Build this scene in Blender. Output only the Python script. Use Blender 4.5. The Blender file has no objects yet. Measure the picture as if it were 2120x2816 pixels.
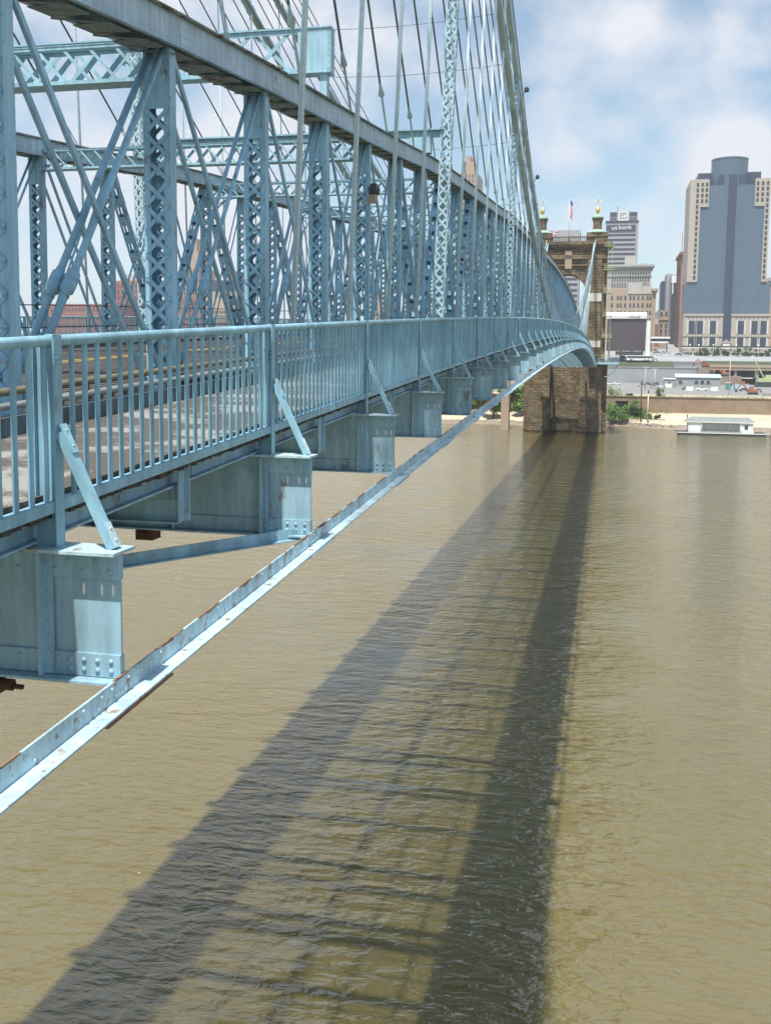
import bpy, math, random
from mathutils import Vector, Matrix
PI = math.pi
rnd = random.Random(7)
S = bpy.context.scene
COL = S.collection

# ------------------------------------------------------------------ camera, sky, sun, exposure
CAMZ = 24.4
cam = bpy.data.cameras.new('camera')
camo = bpy.data.objects.new('camera', cam)
COL.objects.link(camo)
cam.sensor_fit = 'VERTICAL'
cam.sensor_height = 36.0
cam.lens = 2702.0 / 2816.0 * 36.0
cam.shift_y = -(1408 - 1246.9) / 2816.0
cam.clip_start = 0.1
cam.clip_end = 30000
yaw, pit, rol = 0.2195, 0.0973, 0.0112
F = Vector((-math.sin(yaw) * math.cos(pit), math.cos(yaw) * math.cos(pit), -math.sin(pit)))
RT = Vector((math.cos(yaw), math.sin(yaw), 0))
UP = RT.cross(F)
rt = RT * math.cos(rol) + UP * math.sin(rol)
up = -RT * math.sin(rol) + UP * math.cos(rol)
camo.matrix_world = Matrix(((rt.x, up.x, -F.x, 0), (rt.y, up.y, -F.y, 0), (rt.z, up.z, -F.z, CAMZ), (0, 0, 0, 1)))
S.camera = camo

SUN_DIR = Vector((0.06, 0.42, -1.0)).normalized()
elev = math.asin(-SUN_DIR.z)
azim = math.atan2(-SUN_DIR.x, -SUN_DIR.y)      # towards the sun, clockwise from +Y
w = bpy.data.worlds.new('World')
S.world = w
w.use_nodes = True
nt = w.node_tree
nt.nodes.clear()
N = nt.nodes.new
sky = N('ShaderNodeTexSky')
sky.sky_type = 'NISHITA'
sky.sun_disc = False
sky.sun_elevation = elev
sky.sun_rotation = azim
sky.air_density = 1.0
sky.dust_density = 0.5
sky.ozone_density = 2.0
tc = N('ShaderNodeTexCoord')
L = nt.links.new
def math_(op, a, b=None, clamp=False):
    n = N('ShaderNodeMath')
    n.operation = op
    n.use_clamp = clamp
    for i, x in enumerate((a, b)):
        if x is None:
            continue
        if isinstance(x, (int, float)):
            n.inputs[i].default_value = x
        else:
            L(x, n.inputs[i])
    return n.outputs[0]
def noise_(scale, det, rough, sc=(1, 1, 1), loc=(0, 0, 0)):
    mp = N('ShaderNodeMapping')
    mp.inputs['Scale'].default_value = sc
    mp.inputs['Location'].default_value = loc
    n = N('ShaderNodeTexNoise')
    n.inputs['Scale'].default_value = scale
    n.inputs['Detail'].default_value = det
    n.inputs['Roughness'].default_value = rough
    L(tc.outputs['Generated'], mp.inputs['Vector'])
    L(mp.outputs['Vector'], n.inputs['Vector'])
    return n.outputs['Fac']
# cumulus masses as soft cones of directions, broken up by noise
acc = None
for (dx, dy, dz), r0, amp in (((0.115, 0.975, 0.185), 0.075, 1.0), ((0.15, 0.975, 0.14), 0.09, 0.9), ((-0.05, 0.972, 0.19), 0.075, 0.75), ((-0.04, 0.985, 0.14), 0.07, 0.7),
                              ((0.02, 0.95, 0.31), 0.075, 0.55), ((-0.38, 0.9, 0.16), 0.36, 0.58), ((-0.6, 0.75, 0.3), 0.45, 0.55), ((0.5, 0.85, 0.25), 0.28, 0.9), ((0.1, 0.99, 0.03), 0.2, 0.7), ((0.3, -0.9, 0.35), 0.5, 0.7), ((0.02, 0.78, 0.6), 0.42, 0.95), ((-0.5, 0.65, 0.55), 0.45, 0.95), ((0.5, 0.65, 0.55), 0.4, 0.9), ((0.95, 0.1, 0.3), 0.4, 0.7), ((-0.95, -0.2, 0.35), 0.45, 0.7)):  # high masses, out of view, are added to brighten the river's reflection
    l_ = math.sqrt(dx * dx + dy * dy + dz * dz)
    vm = N('ShaderNodeVectorMath')
    vm.operation = 'DISTANCE'
    L(tc.outputs['Generated'], vm.inputs[0])
    vm.inputs[1].default_value = (dx / l_, dy / l_, dz / l_)
    f_ = N('ShaderNodeMapRange')
    f_.inputs[1].default_value = r0 * 1.25
    f_.inputs[2].default_value = 0.0
    f_.inputs[3].default_value = 0.0
    f_.inputs[4].default_value = amp
    L(vm.outputs['Value'], f_.inputs[0])
    acc = f_.outputs[0] if acc is None else math_('MAXIMUM', acc, f_.outputs[0])
puff = math_('SUBTRACT', noise_(9.0, 9, 0.55, (1, 1, 1.25), (3.1, 0.4, 1.7)), 0.5)
big = math_('SUBTRACT', noise_(3.2, 5, 0.5, (1, 1, 1.5), (1.3, 2.2, 0.7)), 0.5)
dens = math_('ADD', math_('ADD', acc, math_('MULTIPLY', puff, 1.5)), math_('MULTIPLY', big, 0.9))
ramp = N('ShaderNodeValToRGB')
ramp.color_ramp.elements[0].position = 0.18
ramp.color_ramp.elements[1].position = 0.62
ramp.color_ramp.elements[0].color = (0.16, 0.16, 0.16, 1)
ramp.color_ramp.elements[1].color = (1, 1, 1, 1)
L(dens, ramp.inputs['Fac'])
tint = N('ShaderNodeMix')
tint.data_type = 'RGBA'
tint.blend_type = 'MULTIPLY'
tint.inputs[0].default_value = 1.0
tint.inputs[7].default_value = (0.98, 1.10, 1.04, 1)
L(sky.outputs['Color'], tint.inputs[6])
mix = N('ShaderNodeMix')
mix.data_type = 'RGBA'
mix.inputs[7].default_value = (5.75, 5.95, 6.4, 1)
bg = N('ShaderNodeBackground')
bg.inputs['Strength'].default_value = 0.105
wo = N('ShaderNodeOutputWorld')
# clouds and haze are thick towards the horizon and thin out overhead
sx = N('ShaderNodeSeparateXYZ')
mr = N('ShaderNodeMapRange')
mr.interpolation_type = 'SMOOTHSTEP'
mr.inputs[1].default_value = 0.62
mr.inputs[2].default_value = 0.93
mr.inputs[3].default_value = 1.0
mr.inputs[4].default_value = 0.12
mu = N('ShaderNodeMath')
mu.operation = 'MULTIPLY'
L(tc.outputs['Generated'], sx.inputs[0])
L(sx.outputs['Z'], mr.inputs[0])
L(mr.outputs[0], mu.inputs[0])
L(ramp.outputs['Color'], mu.inputs[1])
L(mu.outputs[0], mix.inputs[0])
L(tint.outputs[2], mix.inputs[6])
L(mix.outputs[2], bg.inputs['Color'])
L(bg.outputs['Background'], wo.inputs['Surface'])

sl = bpy.data.lights.new('sun', 'SUN')
sl.energy = 4.9
sl.angle = math.radians(0.7)
sl.color = (1.0, 0.95, 0.87)
so = bpy.data.objects.new('sun', sl)
so.rotation_euler = (-SUN_DIR).to_track_quat('Z', 'Y').to_euler()
so.location = (0, -40, 120)
COL.objects.link(so)
S.view_settings.view_transform = 'Standard'
S.view_settings.look = 'None'
S.view_settings.gamma = 1
S.view_settings.exposure = 0.5
S.cycles.max_bounces = 6
S.cycles.use_denoising = True

# ------------------------------------------------------------------ materials
def mat(name, col, rough=0.6, var=0.18, vscale=1.0, rust=0.0, rcol=(0.13, 0.055, 0.025), rscale=2.5, metal=0.0, bump=0.0, bscale=20, streak=1.0, spec=0.4, col2=None, edge=(0.32, 0.66)):
    m = bpy.data.materials.new(name)
    m.use_nodes = True
    t = m.node_tree
    t.nodes.clear()
    n = t.nodes.new
    k = t.links.new
    out = n('ShaderNodeOutputMaterial')
    b = n('ShaderNodeBsdfPrincipled')
    k(b.outputs[0], out.inputs[0])
    b.inputs['Roughness'].default_value = rough
    b.inputs['Metallic'].default_value = metal
    b.inputs['Specular IOR Level'].default_value = spec
    g = n('ShaderNodeNewGeometry')
    mp = n('ShaderNodeMapping')
    mp.inputs['Scale'].default_value = (1, 1, 1 / streak)
    k(g.outputs['Position'], mp.inputs['Vector'])
    no = n('ShaderNodeTexNoise')
    no.inputs['Scale'].default_value = vscale
    no.inputs['Detail'].default_value = 7
    no.inputs['Roughness'].default_value = 0.65
    k(mp.outputs[0], no.inputs['Vector'])
    cr = n('ShaderNodeValToRGB')
    d = col2 or tuple(c * (1 - var) for c in col)
    l = col if col2 else tuple(min(1, c * (1 + var * 0.7)) for c in col)
    cr.color_ramp.elements[0].position = edge[0]
    cr.color_ramp.elements[1].position = edge[1]
    cr.color_ramp.elements[0].color = (*d, 1)
    cr.color_ramp.elements[1].color = (*l, 1)
    k(no.outputs['Fac'], cr.inputs['Fac'])
    last = cr.outputs['Color']
    if rust:
        n2 = n('ShaderNodeTexNoise')
        n2.inputs['Scale'].default_value = rscale
        n2.inputs['Detail'].default_value = 9
        n2.inputs['Roughness'].default_value = 0.7
        k(mp.outputs[0], n2.inputs['Vector'])
        c2 = n('ShaderNodeValToRGB')
        c2.color_ramp.elements[0].position = 0.70 - rust
        c2.color_ramp.elements[1].position = 0.78 - rust
        k(n2.outputs['Fac'], c2.inputs['Fac'])
        mx = n('ShaderNodeMix')
        mx.data_type = 'RGBA'
        mx.inputs[7].default_value = (*rcol, 1)
        k(c2.outputs['Color'], mx.inputs[0])
        k(last, mx.inputs[6])
        last = mx.outputs[2]
    if rust:
        for sc_, ns, lo, hi in (((1, 1, 1), 0.45, 0.86, 1.08), ((1, 1, 0.06), 9.0, 0.80, 1.10)):
            mq = n('ShaderNodeMapping')
            mq.inputs['Scale'].default_value = sc_
            k(g.outputs['Position'], mq.inputs['Vector'])
            nq = n('ShaderNodeTexNoise')
            nq.inputs['Scale'].default_value = ns
            nq.inputs['Detail'].default_value = 5
            nq.inputs['Roughness'].default_value = 0.6
            k(mq.outputs[0], nq.inputs['Vector'])
            rq = n('ShaderNodeMapRange')
            rq.inputs[1].default_value = 0.35
            rq.inputs[2].default_value = 0.65
            rq.inputs[3].default_value = lo
            rq.inputs[4].default_value = hi
            k(nq.outputs['Fac'], rq.inputs[0])
            xq = n('ShaderNodeMix')
            xq.data_type = 'RGBA'
            xq.blend_type = 'MULTIPLY'
            xq.inputs[0].default_value = 1.0
            k(last, xq.inputs[6])
            k(rq.outputs[0], xq.inputs[7])
            last = xq.outputs[2]
    k(last, b.inputs['Base Color'])
    if bump:
        n3 = n('ShaderNodeTexNoise')
        n3.inputs['Scale'].default_value = bscale
        n3.inputs['Detail'].default_value = 4
        k(g.outputs['Position'], n3.inputs['Vector'])
        bp = n('ShaderNodeBump')
        bp.inputs['Strength'].default_value = bump
        bp.inputs['Distance'].default_value = 0.05
        k(n3.outputs['Fac'], bp.inputs['Height'])
        k(bp.outputs[0], b.inputs['Normal'])
    return m

BLUE = (0.26, 0.435, 0.54)
M = {}
M['blue'] = mat('blue_paint', BLUE, 0.48, 0.16, 1.3, rust=0.085, streak=2.2)
M['rail'] = mat('rail_paint', (0.255, 0.465, 0.565), 0.5, 0.24, 2.6, rust=0.085, rscale=6, rcol=(0.2, 0.2, 0.17), streak=1.6)
M['beam'] = mat('beam_paint', (0.285, 0.46, 0.56), 0.55, 0.27, 2.2, rust=0.11, rscale=2.6, rcol=(0.15, 0.12, 0.085), streak=2.5)
M['hanger'] = mat('hanger_paint', (0.42, 0.58, 0.64), 0.5, 0.14, 2.0)
M['angle'] = mat('angle_paint', (0.42, 0.58, 0.65), 0.5, 0.2, 2.5, rust=0.15, rscale=8, rcol=(0.27, 0.19, 0.12))
M['truss'] = mat('truss_paint', (0.30, 0.515, 0.64), 0.5, 0.18, 1.1, rust=0.085, rscale=3, rcol=(0.17, 0.12, 0.08), streak=3)
M['chord'] = mat('chord_paint', (0.42, 0.57, 0.66), 0.55, 0.16, 1.2, rust=0.09, rscale=3.0, rcol=(0.2, 0.17, 0.12))
M['dirt'] = mat('dirty_plate', (0.24, 0.285, 0.28), 0.85, 0.4, 2.5, rust=0.17, rcol=(0.11, 0.05, 0.025), bump=0.4)
M['frame'] = mat('frame_paint', (0.32, 0.52, 0.61), 0.5, 0.12, 1.0, rust=0.06)
M['cable'] = mat('cable_paint', (0.37, 0.50, 0.53), 0.6, 0.2, 0.8, rust=0.06, rcol=(0.12, 0.1, 0.08))
M['rope'] = mat('galvanised_rope', (0.63, 0.80, 0.87), 0.55, 0.25, 6.0, streak=0.15)
M['stay'] = mat('stay_rod', (0.17, 0.23, 0.235), 0.6, 0.2, 1.0, rust=0.05)
M['kerb'] = mat('shaded_kerb_paint', (0.085, 0.135, 0.155), 0.7, 0.35, 2.0, rust=0.12)  # dark base colour: the shadow on the kerb is put into it
M['rustlip'] = mat('flaking_rust', (0.30, 0.20, 0.13), 0.95, 0.5, 14, col2=(0.13, 0.065, 0.035))
M['darkmetal'] = mat('dark_metal', (0.05, 0.055, 0.06), 0.6, 0.3, 3)
M['rusty'] = mat('rusty_iron', (0.10, 0.045, 0.025), 0.9, 0.4, 6, bump=0.5)
M['walk'] = mat('walk_planks', (0.26, 0.255, 0.24), 0.85, 0.3, 1.1, col2=(0.088, 0.079, 0.07), bump=0.2, edge=(0.50, 0.57))
M['edge'] = mat('ragged_edge', (0.09, 0.085, 0.07), 0.95, 0.6, 30, bump=0.9, bscale=60)
M['grate'] = mat('steel_grating', (0.135, 0.122, 0.112), 0.8, 0.3, 1.0, rust=0.1)
M['yellow'] = mat('yellow_paint', (0.5, 0.36, 0.08), 0.7, 0.3, 4)
M['tanpipe'] = mat('tan_pipe', (0.17, 0.148, 0.09), 0.6, 0.25, 3)
M['greypipe'] = mat('grey_pipe', (0.22, 0.245, 0.235), 0.5, 0.25, 2)
M['white'] = mat('white_paint', (0.75, 0.76, 0.74), 0.6, 0.06, 1)
M['offwhite'] = mat('pale_panel', (0.60, 0.58, 0.50), 0.7, 0.12, 0.6)
M['gold'] = mat('gold_leaf', (0.75, 0.52, 0.16), 0.3, 0.08, 1, metal=0.6)
M['copper'] = mat('copper_green', (0.30, 0.47, 0.38), 0.7, 0.2, 0.8)
M['window'] = mat('dark_glass', (0.055, 0.062, 0.075), 0.25, 0.3, 0.2)
M['concrete'] = mat('concrete', (0.36, 0.34, 0.30), 0.9, 0.16, 0.15, bump=0.1)
M['greycon'] = mat('grey_concrete', (0.30, 0.31, 0.315), 0.9, 0.1, 0.1)
M['asphalt'] = mat('asphalt', (0.23, 0.225, 0.22), 0.95, 0.12, 0.08)
M['lawn'] = mat('lawn_grass', (0.06, 0.08, 0.04), 0.95, 0.3, 0.3)
M['sand'] = mat('pale_sand', (0.50, 0.42, 0.31), 0.95, 0.2, 0.15)
M['mud'] = mat('mud_bank', (0.25, 0.205, 0.16), 0.95, 0.3, 0.4, bump=0.3)
M['rock'] = mat('riprap_rock', (0.34, 0.31, 0.26), 0.95, 0.4, 0.8)
M['leaf'] = mat('leaves', (0.15, 0.26, 0.06), 0.8, 0.4, 0.8)
M['leafdark'] = mat('dark_leaves', (0.06, 0.12, 0.04), 0.8, 0.4, 0.8)
M['bark'] = mat('bark', (0.10, 0.075, 0.055), 0.9, 0.3, 2)
M['tan'] = mat('tan_brick', (0.38, 0.29, 0.215), 0.9, 0.08, 0.1)
M['pale'] = mat('pale_stone', (0.42, 0.41, 0.385), 0.9, 0.08, 0.1)
M['scstone'] = mat('cream_precast', (0.42, 0.38, 0.32), 0.85, 0.06, 0.1)
M['redbrick'] = mat('red_brick', (0.26, 0.115, 0.085), 0.9, 0.15, 0.1)
M['greywall'] = mat('grey_wall', (0.34, 0.33, 0.35), 0.85, 0.08, 0.05)
M['navy'] = mat('navy_panel', (0.05, 0.06, 0.10), 0.5, 0.1, 0.1)
M['board'] = mat('dark_board', (0.075, 0.058, 0.068), 0.8, 0.15, 0.08)
M['red'] = mat('red_paint', (0.30, 0.06, 0.05), 0.5, 0.1, 1)
M['orange'] = mat('orange_paint', (0.34, 0.14, 0.075), 0.6, 0.1, 1)
M['teal'] = mat('teal_plastic', (0.06, 0.28, 0.27), 0.5, 0.1, 1)
M['crane'] = mat('crane_green', (0.42, 0.48, 0.26), 0.6, 0.1, 1)
M['carblue'] = mat('slate_car_paint', (0.10, 0.14, 0.20), 0.3, 0.05, 1)
M['cargrey'] = mat('silver_car_paint', (0.42, 0.43, 0.44), 0.3, 0.05, 1)
M['tyre'] = mat('tyre_rubber', (0.03, 0.03, 0.03), 0.9, 0.1, 1)
M['roofgrey'] = mat('grey_roof', (0.22, 0.24, 0.24), 0.85, 0.15, 0.8)
M['flagred'] = mat('flag_red', (0.42, 0.05, 0.07), 0.8, 0.05, 1)
M['flagblue'] = mat('flag_blue', (0.05, 0.06, 0.2), 0.8, 0.05, 1)
M['pink'] = mat('pink_sign', (0.75, 0.42, 0.55), 0.6, 0.05, 1)
M['ltblue'] = mat('pale_blue_sheet', (0.42, 0.55, 0.66), 0.6, 0.1, 1)

def brickmat(name, c1, c2, mort, scale, bw, rh, ms, stain=(0.05, 0.045, 0.035), st=0.5, stone=True):
    m = bpy.data.materials.new(name)
    m.use_nodes = True
    t = m.node_tree
    n = t.nodes.new
    k = t.links.new
    b = t.nodes['Principled BSDF']
    b.inputs['Roughness'].default_value = 0.95
    b.inputs['Specular IOR Level'].default_value = 0.15
    g = n('ShaderNodeNewGeometry')
    sp = n('ShaderNodeSeparateXYZ')
    k(g.outputs['Position'], sp.inputs[0])
    ad = n('ShaderNodeMath')
    k(sp.outputs['X'], ad.inputs[0])
    k(sp.outputs['Y'], ad.inputs[1])
    cb = n('ShaderNodeCombineXYZ')
    k(ad.outputs[0], cb.inputs['X'])
    k(sp.outputs['Z'], cb.inputs['Y'])
    wn = n('ShaderNodeTexNoise')
    wn.inputs['Scale'].default_value = 0.9
    wn.inputs['Detail'].default_value = 4
    k(g.outputs['Position'], wn.inputs['Vector'])
    wv = n('ShaderNodeVectorMath')
    wv.operation = 'MULTIPLY_ADD'
    wv.inputs[1].default_value = (0.9, 0.38, 0) if stone else (0, 0, 0)
    k(wn.outputs['Color'], wv.inputs[0])
    k(cb.outputs[0], wv.inputs[2])
    cb = wv
    br = n('ShaderNodeTexBrick')
    br.inputs['Color1'].default_value = (*c1, 1)
    br.inputs['Color2'].default_value = (*c2, 1)
    br.inputs['Mortar'].default_value = (*mort, 1)
    br.inputs['Scale'].default_value = scale
    br.inputs['Brick Width'].default_value = bw
    br.inputs['Row Height'].default_value = rh
    br.inputs['Mortar Size'].default_value = ms
    br.inputs['Mortar Smooth'].default_value = 0.4
    k(cb.outputs[0], br.inputs['Vector'])
    no = n('ShaderNodeTexNoise')
    no.inputs['Scale'].default_value = 0.22
    no.inputs['Detail'].default_value = 9
    no.inputs['Roughness'].default_value = 0.7
    k(g.outputs['Position'], no.inputs['Vector'])
    cr = n('ShaderNodeValToRGB')
    cr.color_ramp.elements[0].position = 0.42
    cr.color_ramp.elements[1].position = 0.68
    cr.color_ramp.elements[1].color = (st, st, st, 1)
    k(no.outputs['Fac'], cr.inputs['Fac'])
    mx = n('ShaderNodeMix')
    mx.data_type = 'RGBA'
    mx.inputs[7].default_value = (*stain, 1)
    k(cr.outputs['Color'], mx.inputs[0])
    k(br.outputs['Color'], mx.inputs[6])
    # patchy weathering of whole areas, and a wet tide line just above the river
    n5 = n('ShaderNodeTexNoise')
    n5.inputs['Scale'].default_value = 0.55
    n5.inputs['Detail'].default_value = 6
    n5.inputs['Roughness'].default_value = 0.75
    k(g.outputs['Position'], n5.inputs['Vector'])
    c5 = n('ShaderNodeMapRange')
    c5.inputs[1].default_value = 0.35
    c5.inputs[2].default_value = 0.65
    c5.inputs[3].default_value = 0.55 if stone else 0.9
    c5.inputs[4].default_value = 1.3 if stone else 1.05
    k(n5.outputs['Fac'], c5.inputs[0])
    m5 = n('ShaderNodeMix')
    m5.data_type = 'RGBA'
    m5.blend_type = 'MULTIPLY'
    m5.inputs[0].default_value = 1.0
    k(mx.outputs[2], m5.inputs[6])
    k(c5.outputs[0], m5.inputs[7])
    t5 = n('ShaderNodeMapRange')
    t5.inputs[1].default_value = 0.5
    t5.inputs[2].default_value = 1.1
    t5.inputs[3].default_value = 0.35
    t5.inputs[4].default_value = 1.0
    k(sp.outputs['Z'], t5.inputs[0])
    m6 = n('ShaderNodeMix')
    m6.data_type = 'RGBA'
    m6.blend_type = 'MULTIPLY'
    m6.inputs[0].default_value = 1.0
    k(m5.outputs[2], m6.inputs[6])
    k(t5.outputs[0], m6.inputs[7])
    k(m6.outputs[2], b.inputs['Base Color'])
    bp = n('ShaderNodeBump')
    bp.inputs['Strength'].default_value = 0.8
    bp.inputs['Distance'].default_value = 0.25
    if stone:
        n4 = n('ShaderNodeTexNoise')
        n4.inputs['Scale'].default_value = 1.1
        n4.inputs['Detail'].default_value = 5
        k(g.outputs['Position'], n4.inputs['Vector'])
        m4 = n('ShaderNodeMath')
        m4.operation = 'SUBTRACT'
        k(n4.outputs['Fac'], m4.inputs[0])
        k(br.outputs['Fac'], m4.inputs[1])
        k(m4.outputs[0], bp.inputs['Height'])
        k(bp.outputs[0], b.inputs['Normal'])
    return m
M['stone'] = brickmat('sandstone_courses', (0.27, 0.20, 0.12), (0.20, 0.15, 0.095), (0.12, 0.095, 0.065), 1.0, 2.3, 0.95, 0.06, st=0.7)
M['stonelow'] = brickmat('weathered_courses', (0.27, 0.20, 0.12), (0.18, 0.14, 0.095), (0.10, 0.08, 0.055), 1.0, 2.4, 0.8, 0.07, st=0.6)
M['flood'] = brickmat('flood_concrete', (0.31, 0.235, 0.165), (0.285, 0.215, 0.15), (0.22, 0.165, 0.12), 1.0, 9.0, 5.0, 0.06, stain=(0.2, 0.14, 0.10), st=0.6, stone=False)

def glassgrid(name, c, line, w_, h_):
    m = bpy.data.materials.new(name)
    m.use_nodes = True
    t = m.node_tree
    n = t.nodes.new
    k = t.links.new
    b = t.nodes['Principled BSDF']
    b.inputs['Roughness'].default_value = 0.3
    g = n('ShaderNodeNewGeometry')
    sp = n('ShaderNodeSeparateXYZ')
    k(g.outputs['Position'], sp.inputs[0])
    cb = n('ShaderNodeCombineXYZ')
    k(sp.outputs['X'], cb.inputs['X'])
    k(sp.outputs['Z'], cb.inputs['Y'])
    br = n('ShaderNodeTexBrick')
    br.offset = 0
    br.inputs['Color1'].default_value = (*c, 1)
    br.inputs['Color2'].default_value = (*[x * 0.86 for x in c], 1)
    br.inputs['Mortar'].default_value = (*line, 1)
    br.inputs['Scale'].default_value = 1
    br.inputs['Brick Width'].default_value = w_
    br.inputs['Row Height'].default_value = h_
    br.inputs['Mortar Size'].default_value = 0.16
    k(cb.outputs[0], br.inputs['Vector'])
    k(br.outputs['Color'], b.inputs['Base Color'])
    return m
M['curtain'] = glassgrid('blue_curtain_wall', (0.095, 0.14, 0.19), (0.12, 0.175, 0.225), 1.5, 3.6)
M['curtain2'] = glassgrid('dark_curtain_wall', (0.045, 0.06, 0.10), (0.05, 0.075, 0.12), 1.5, 3.6)

def watermat():
    m = bpy.data.materials.new('river_water')
    m.use_nodes = True
    t = m.node_tree
    n = t.nodes.new
    k = t.links.new
    b = t.nodes['Principled BSDF']
    b.inputs['Roughness'].default_value = 0.07
    b.inputs['IOR'].default_value = 1.8
    b.subsurface_method = 'BURLEY'
    b.inputs['Subsurface Weight'].default_value = 1.0
    b.inputs['Subsurface Radius'].default_value = (1.0, 0.9, 0.5)
    b.inputs['Subsurface Scale'].default_value = 0.55
    b.inputs['Specular IOR Level'].default_value = 0.5
    g = n('ShaderNodeNewGeometry')
    nb = n('ShaderNodeTexNoise')
    nb.inputs['Scale'].default_value = 0.035
    nb.inputs['Detail'].default_value = 4
    k(g.outputs['Position'], nb.inputs['Vector'])
    cr = n('ShaderNodeValToRGB')
    cr.color_ramp.elements[0].position = 0.3
    cr.color_ramp.elements[1].position = 0.7
    cr.color_ramp.elements[0].color = (0.118, 0.098, 0.031, 1)
    cr.color_ramp.elements[1].color = (0.140, 0.116, 0.043, 1)
    k(nb.outputs['Fac'], cr.inputs['Fac'])
    k(cr.outputs['Color'], b.inputs['Base Color'])
    # wave trains: short chop, wavelets, broad swell; strength patchy
    def wave(sc, scale, det, dist):
        mp = n('ShaderNodeMapping')
        mp.inputs['Scale'].default_value = sc
        mp.inputs['Rotation'].default_value = (0, 0, 0.25)
        k(g.outputs['Position'], mp.inputs['Vector'])
        x = n('ShaderNodeTexNoise')
        x.inputs['Scale'].default_value = scale
        x.inputs['Detail'].default_value = det
        x.inputs['Roughness'].default_value = 0.55
        x.inputs['Distortion'].default_value = dist
        k(mp.outputs[0], x.inputs['Vector'])
        return x.outputs['Fac']
    a = wave((0.5, 1, 1), 1.9, 3, 0.4)
    c = wave((0.45, 1, 1), 0.62, 2, 0.4)
    s1 = n('ShaderNodeMath')
    s1.operation = 'MULTIPLY_ADD'
    k(c, s1.inputs[0])
    s1.inputs[1].default_value = 1.9
    k(a, s1.inputs[2])
    pn = n('ShaderNodeTexNoise')
    pn.inputs['Scale'].default_value = 0.06
    pn.inputs['Detail'].default_value = 3
    k(g.outputs['Position'], pn.inputs['Vector'])
    pr = n('ShaderNodeMapRange')
    pr.inputs[1].default_value = 0.35
    pr.inputs[2].default_value = 0.65
    pr.inputs[3].default_value = 0.35
    pr.inputs[4].default_value = 1.0
    k(pn.outputs['Fac'], pr.inputs[0])
    bp = n('ShaderNodeBump')
    bp.inputs['Distance'].default_value = 0.28
    k(pr.outputs[0], bp.inputs['Strength'])
    k(s1.outputs[0], bp.inputs['Height'])
    k(bp.outputs[0], b.inputs['Normal'])
    return m
M['water'] = watermat()

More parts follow.
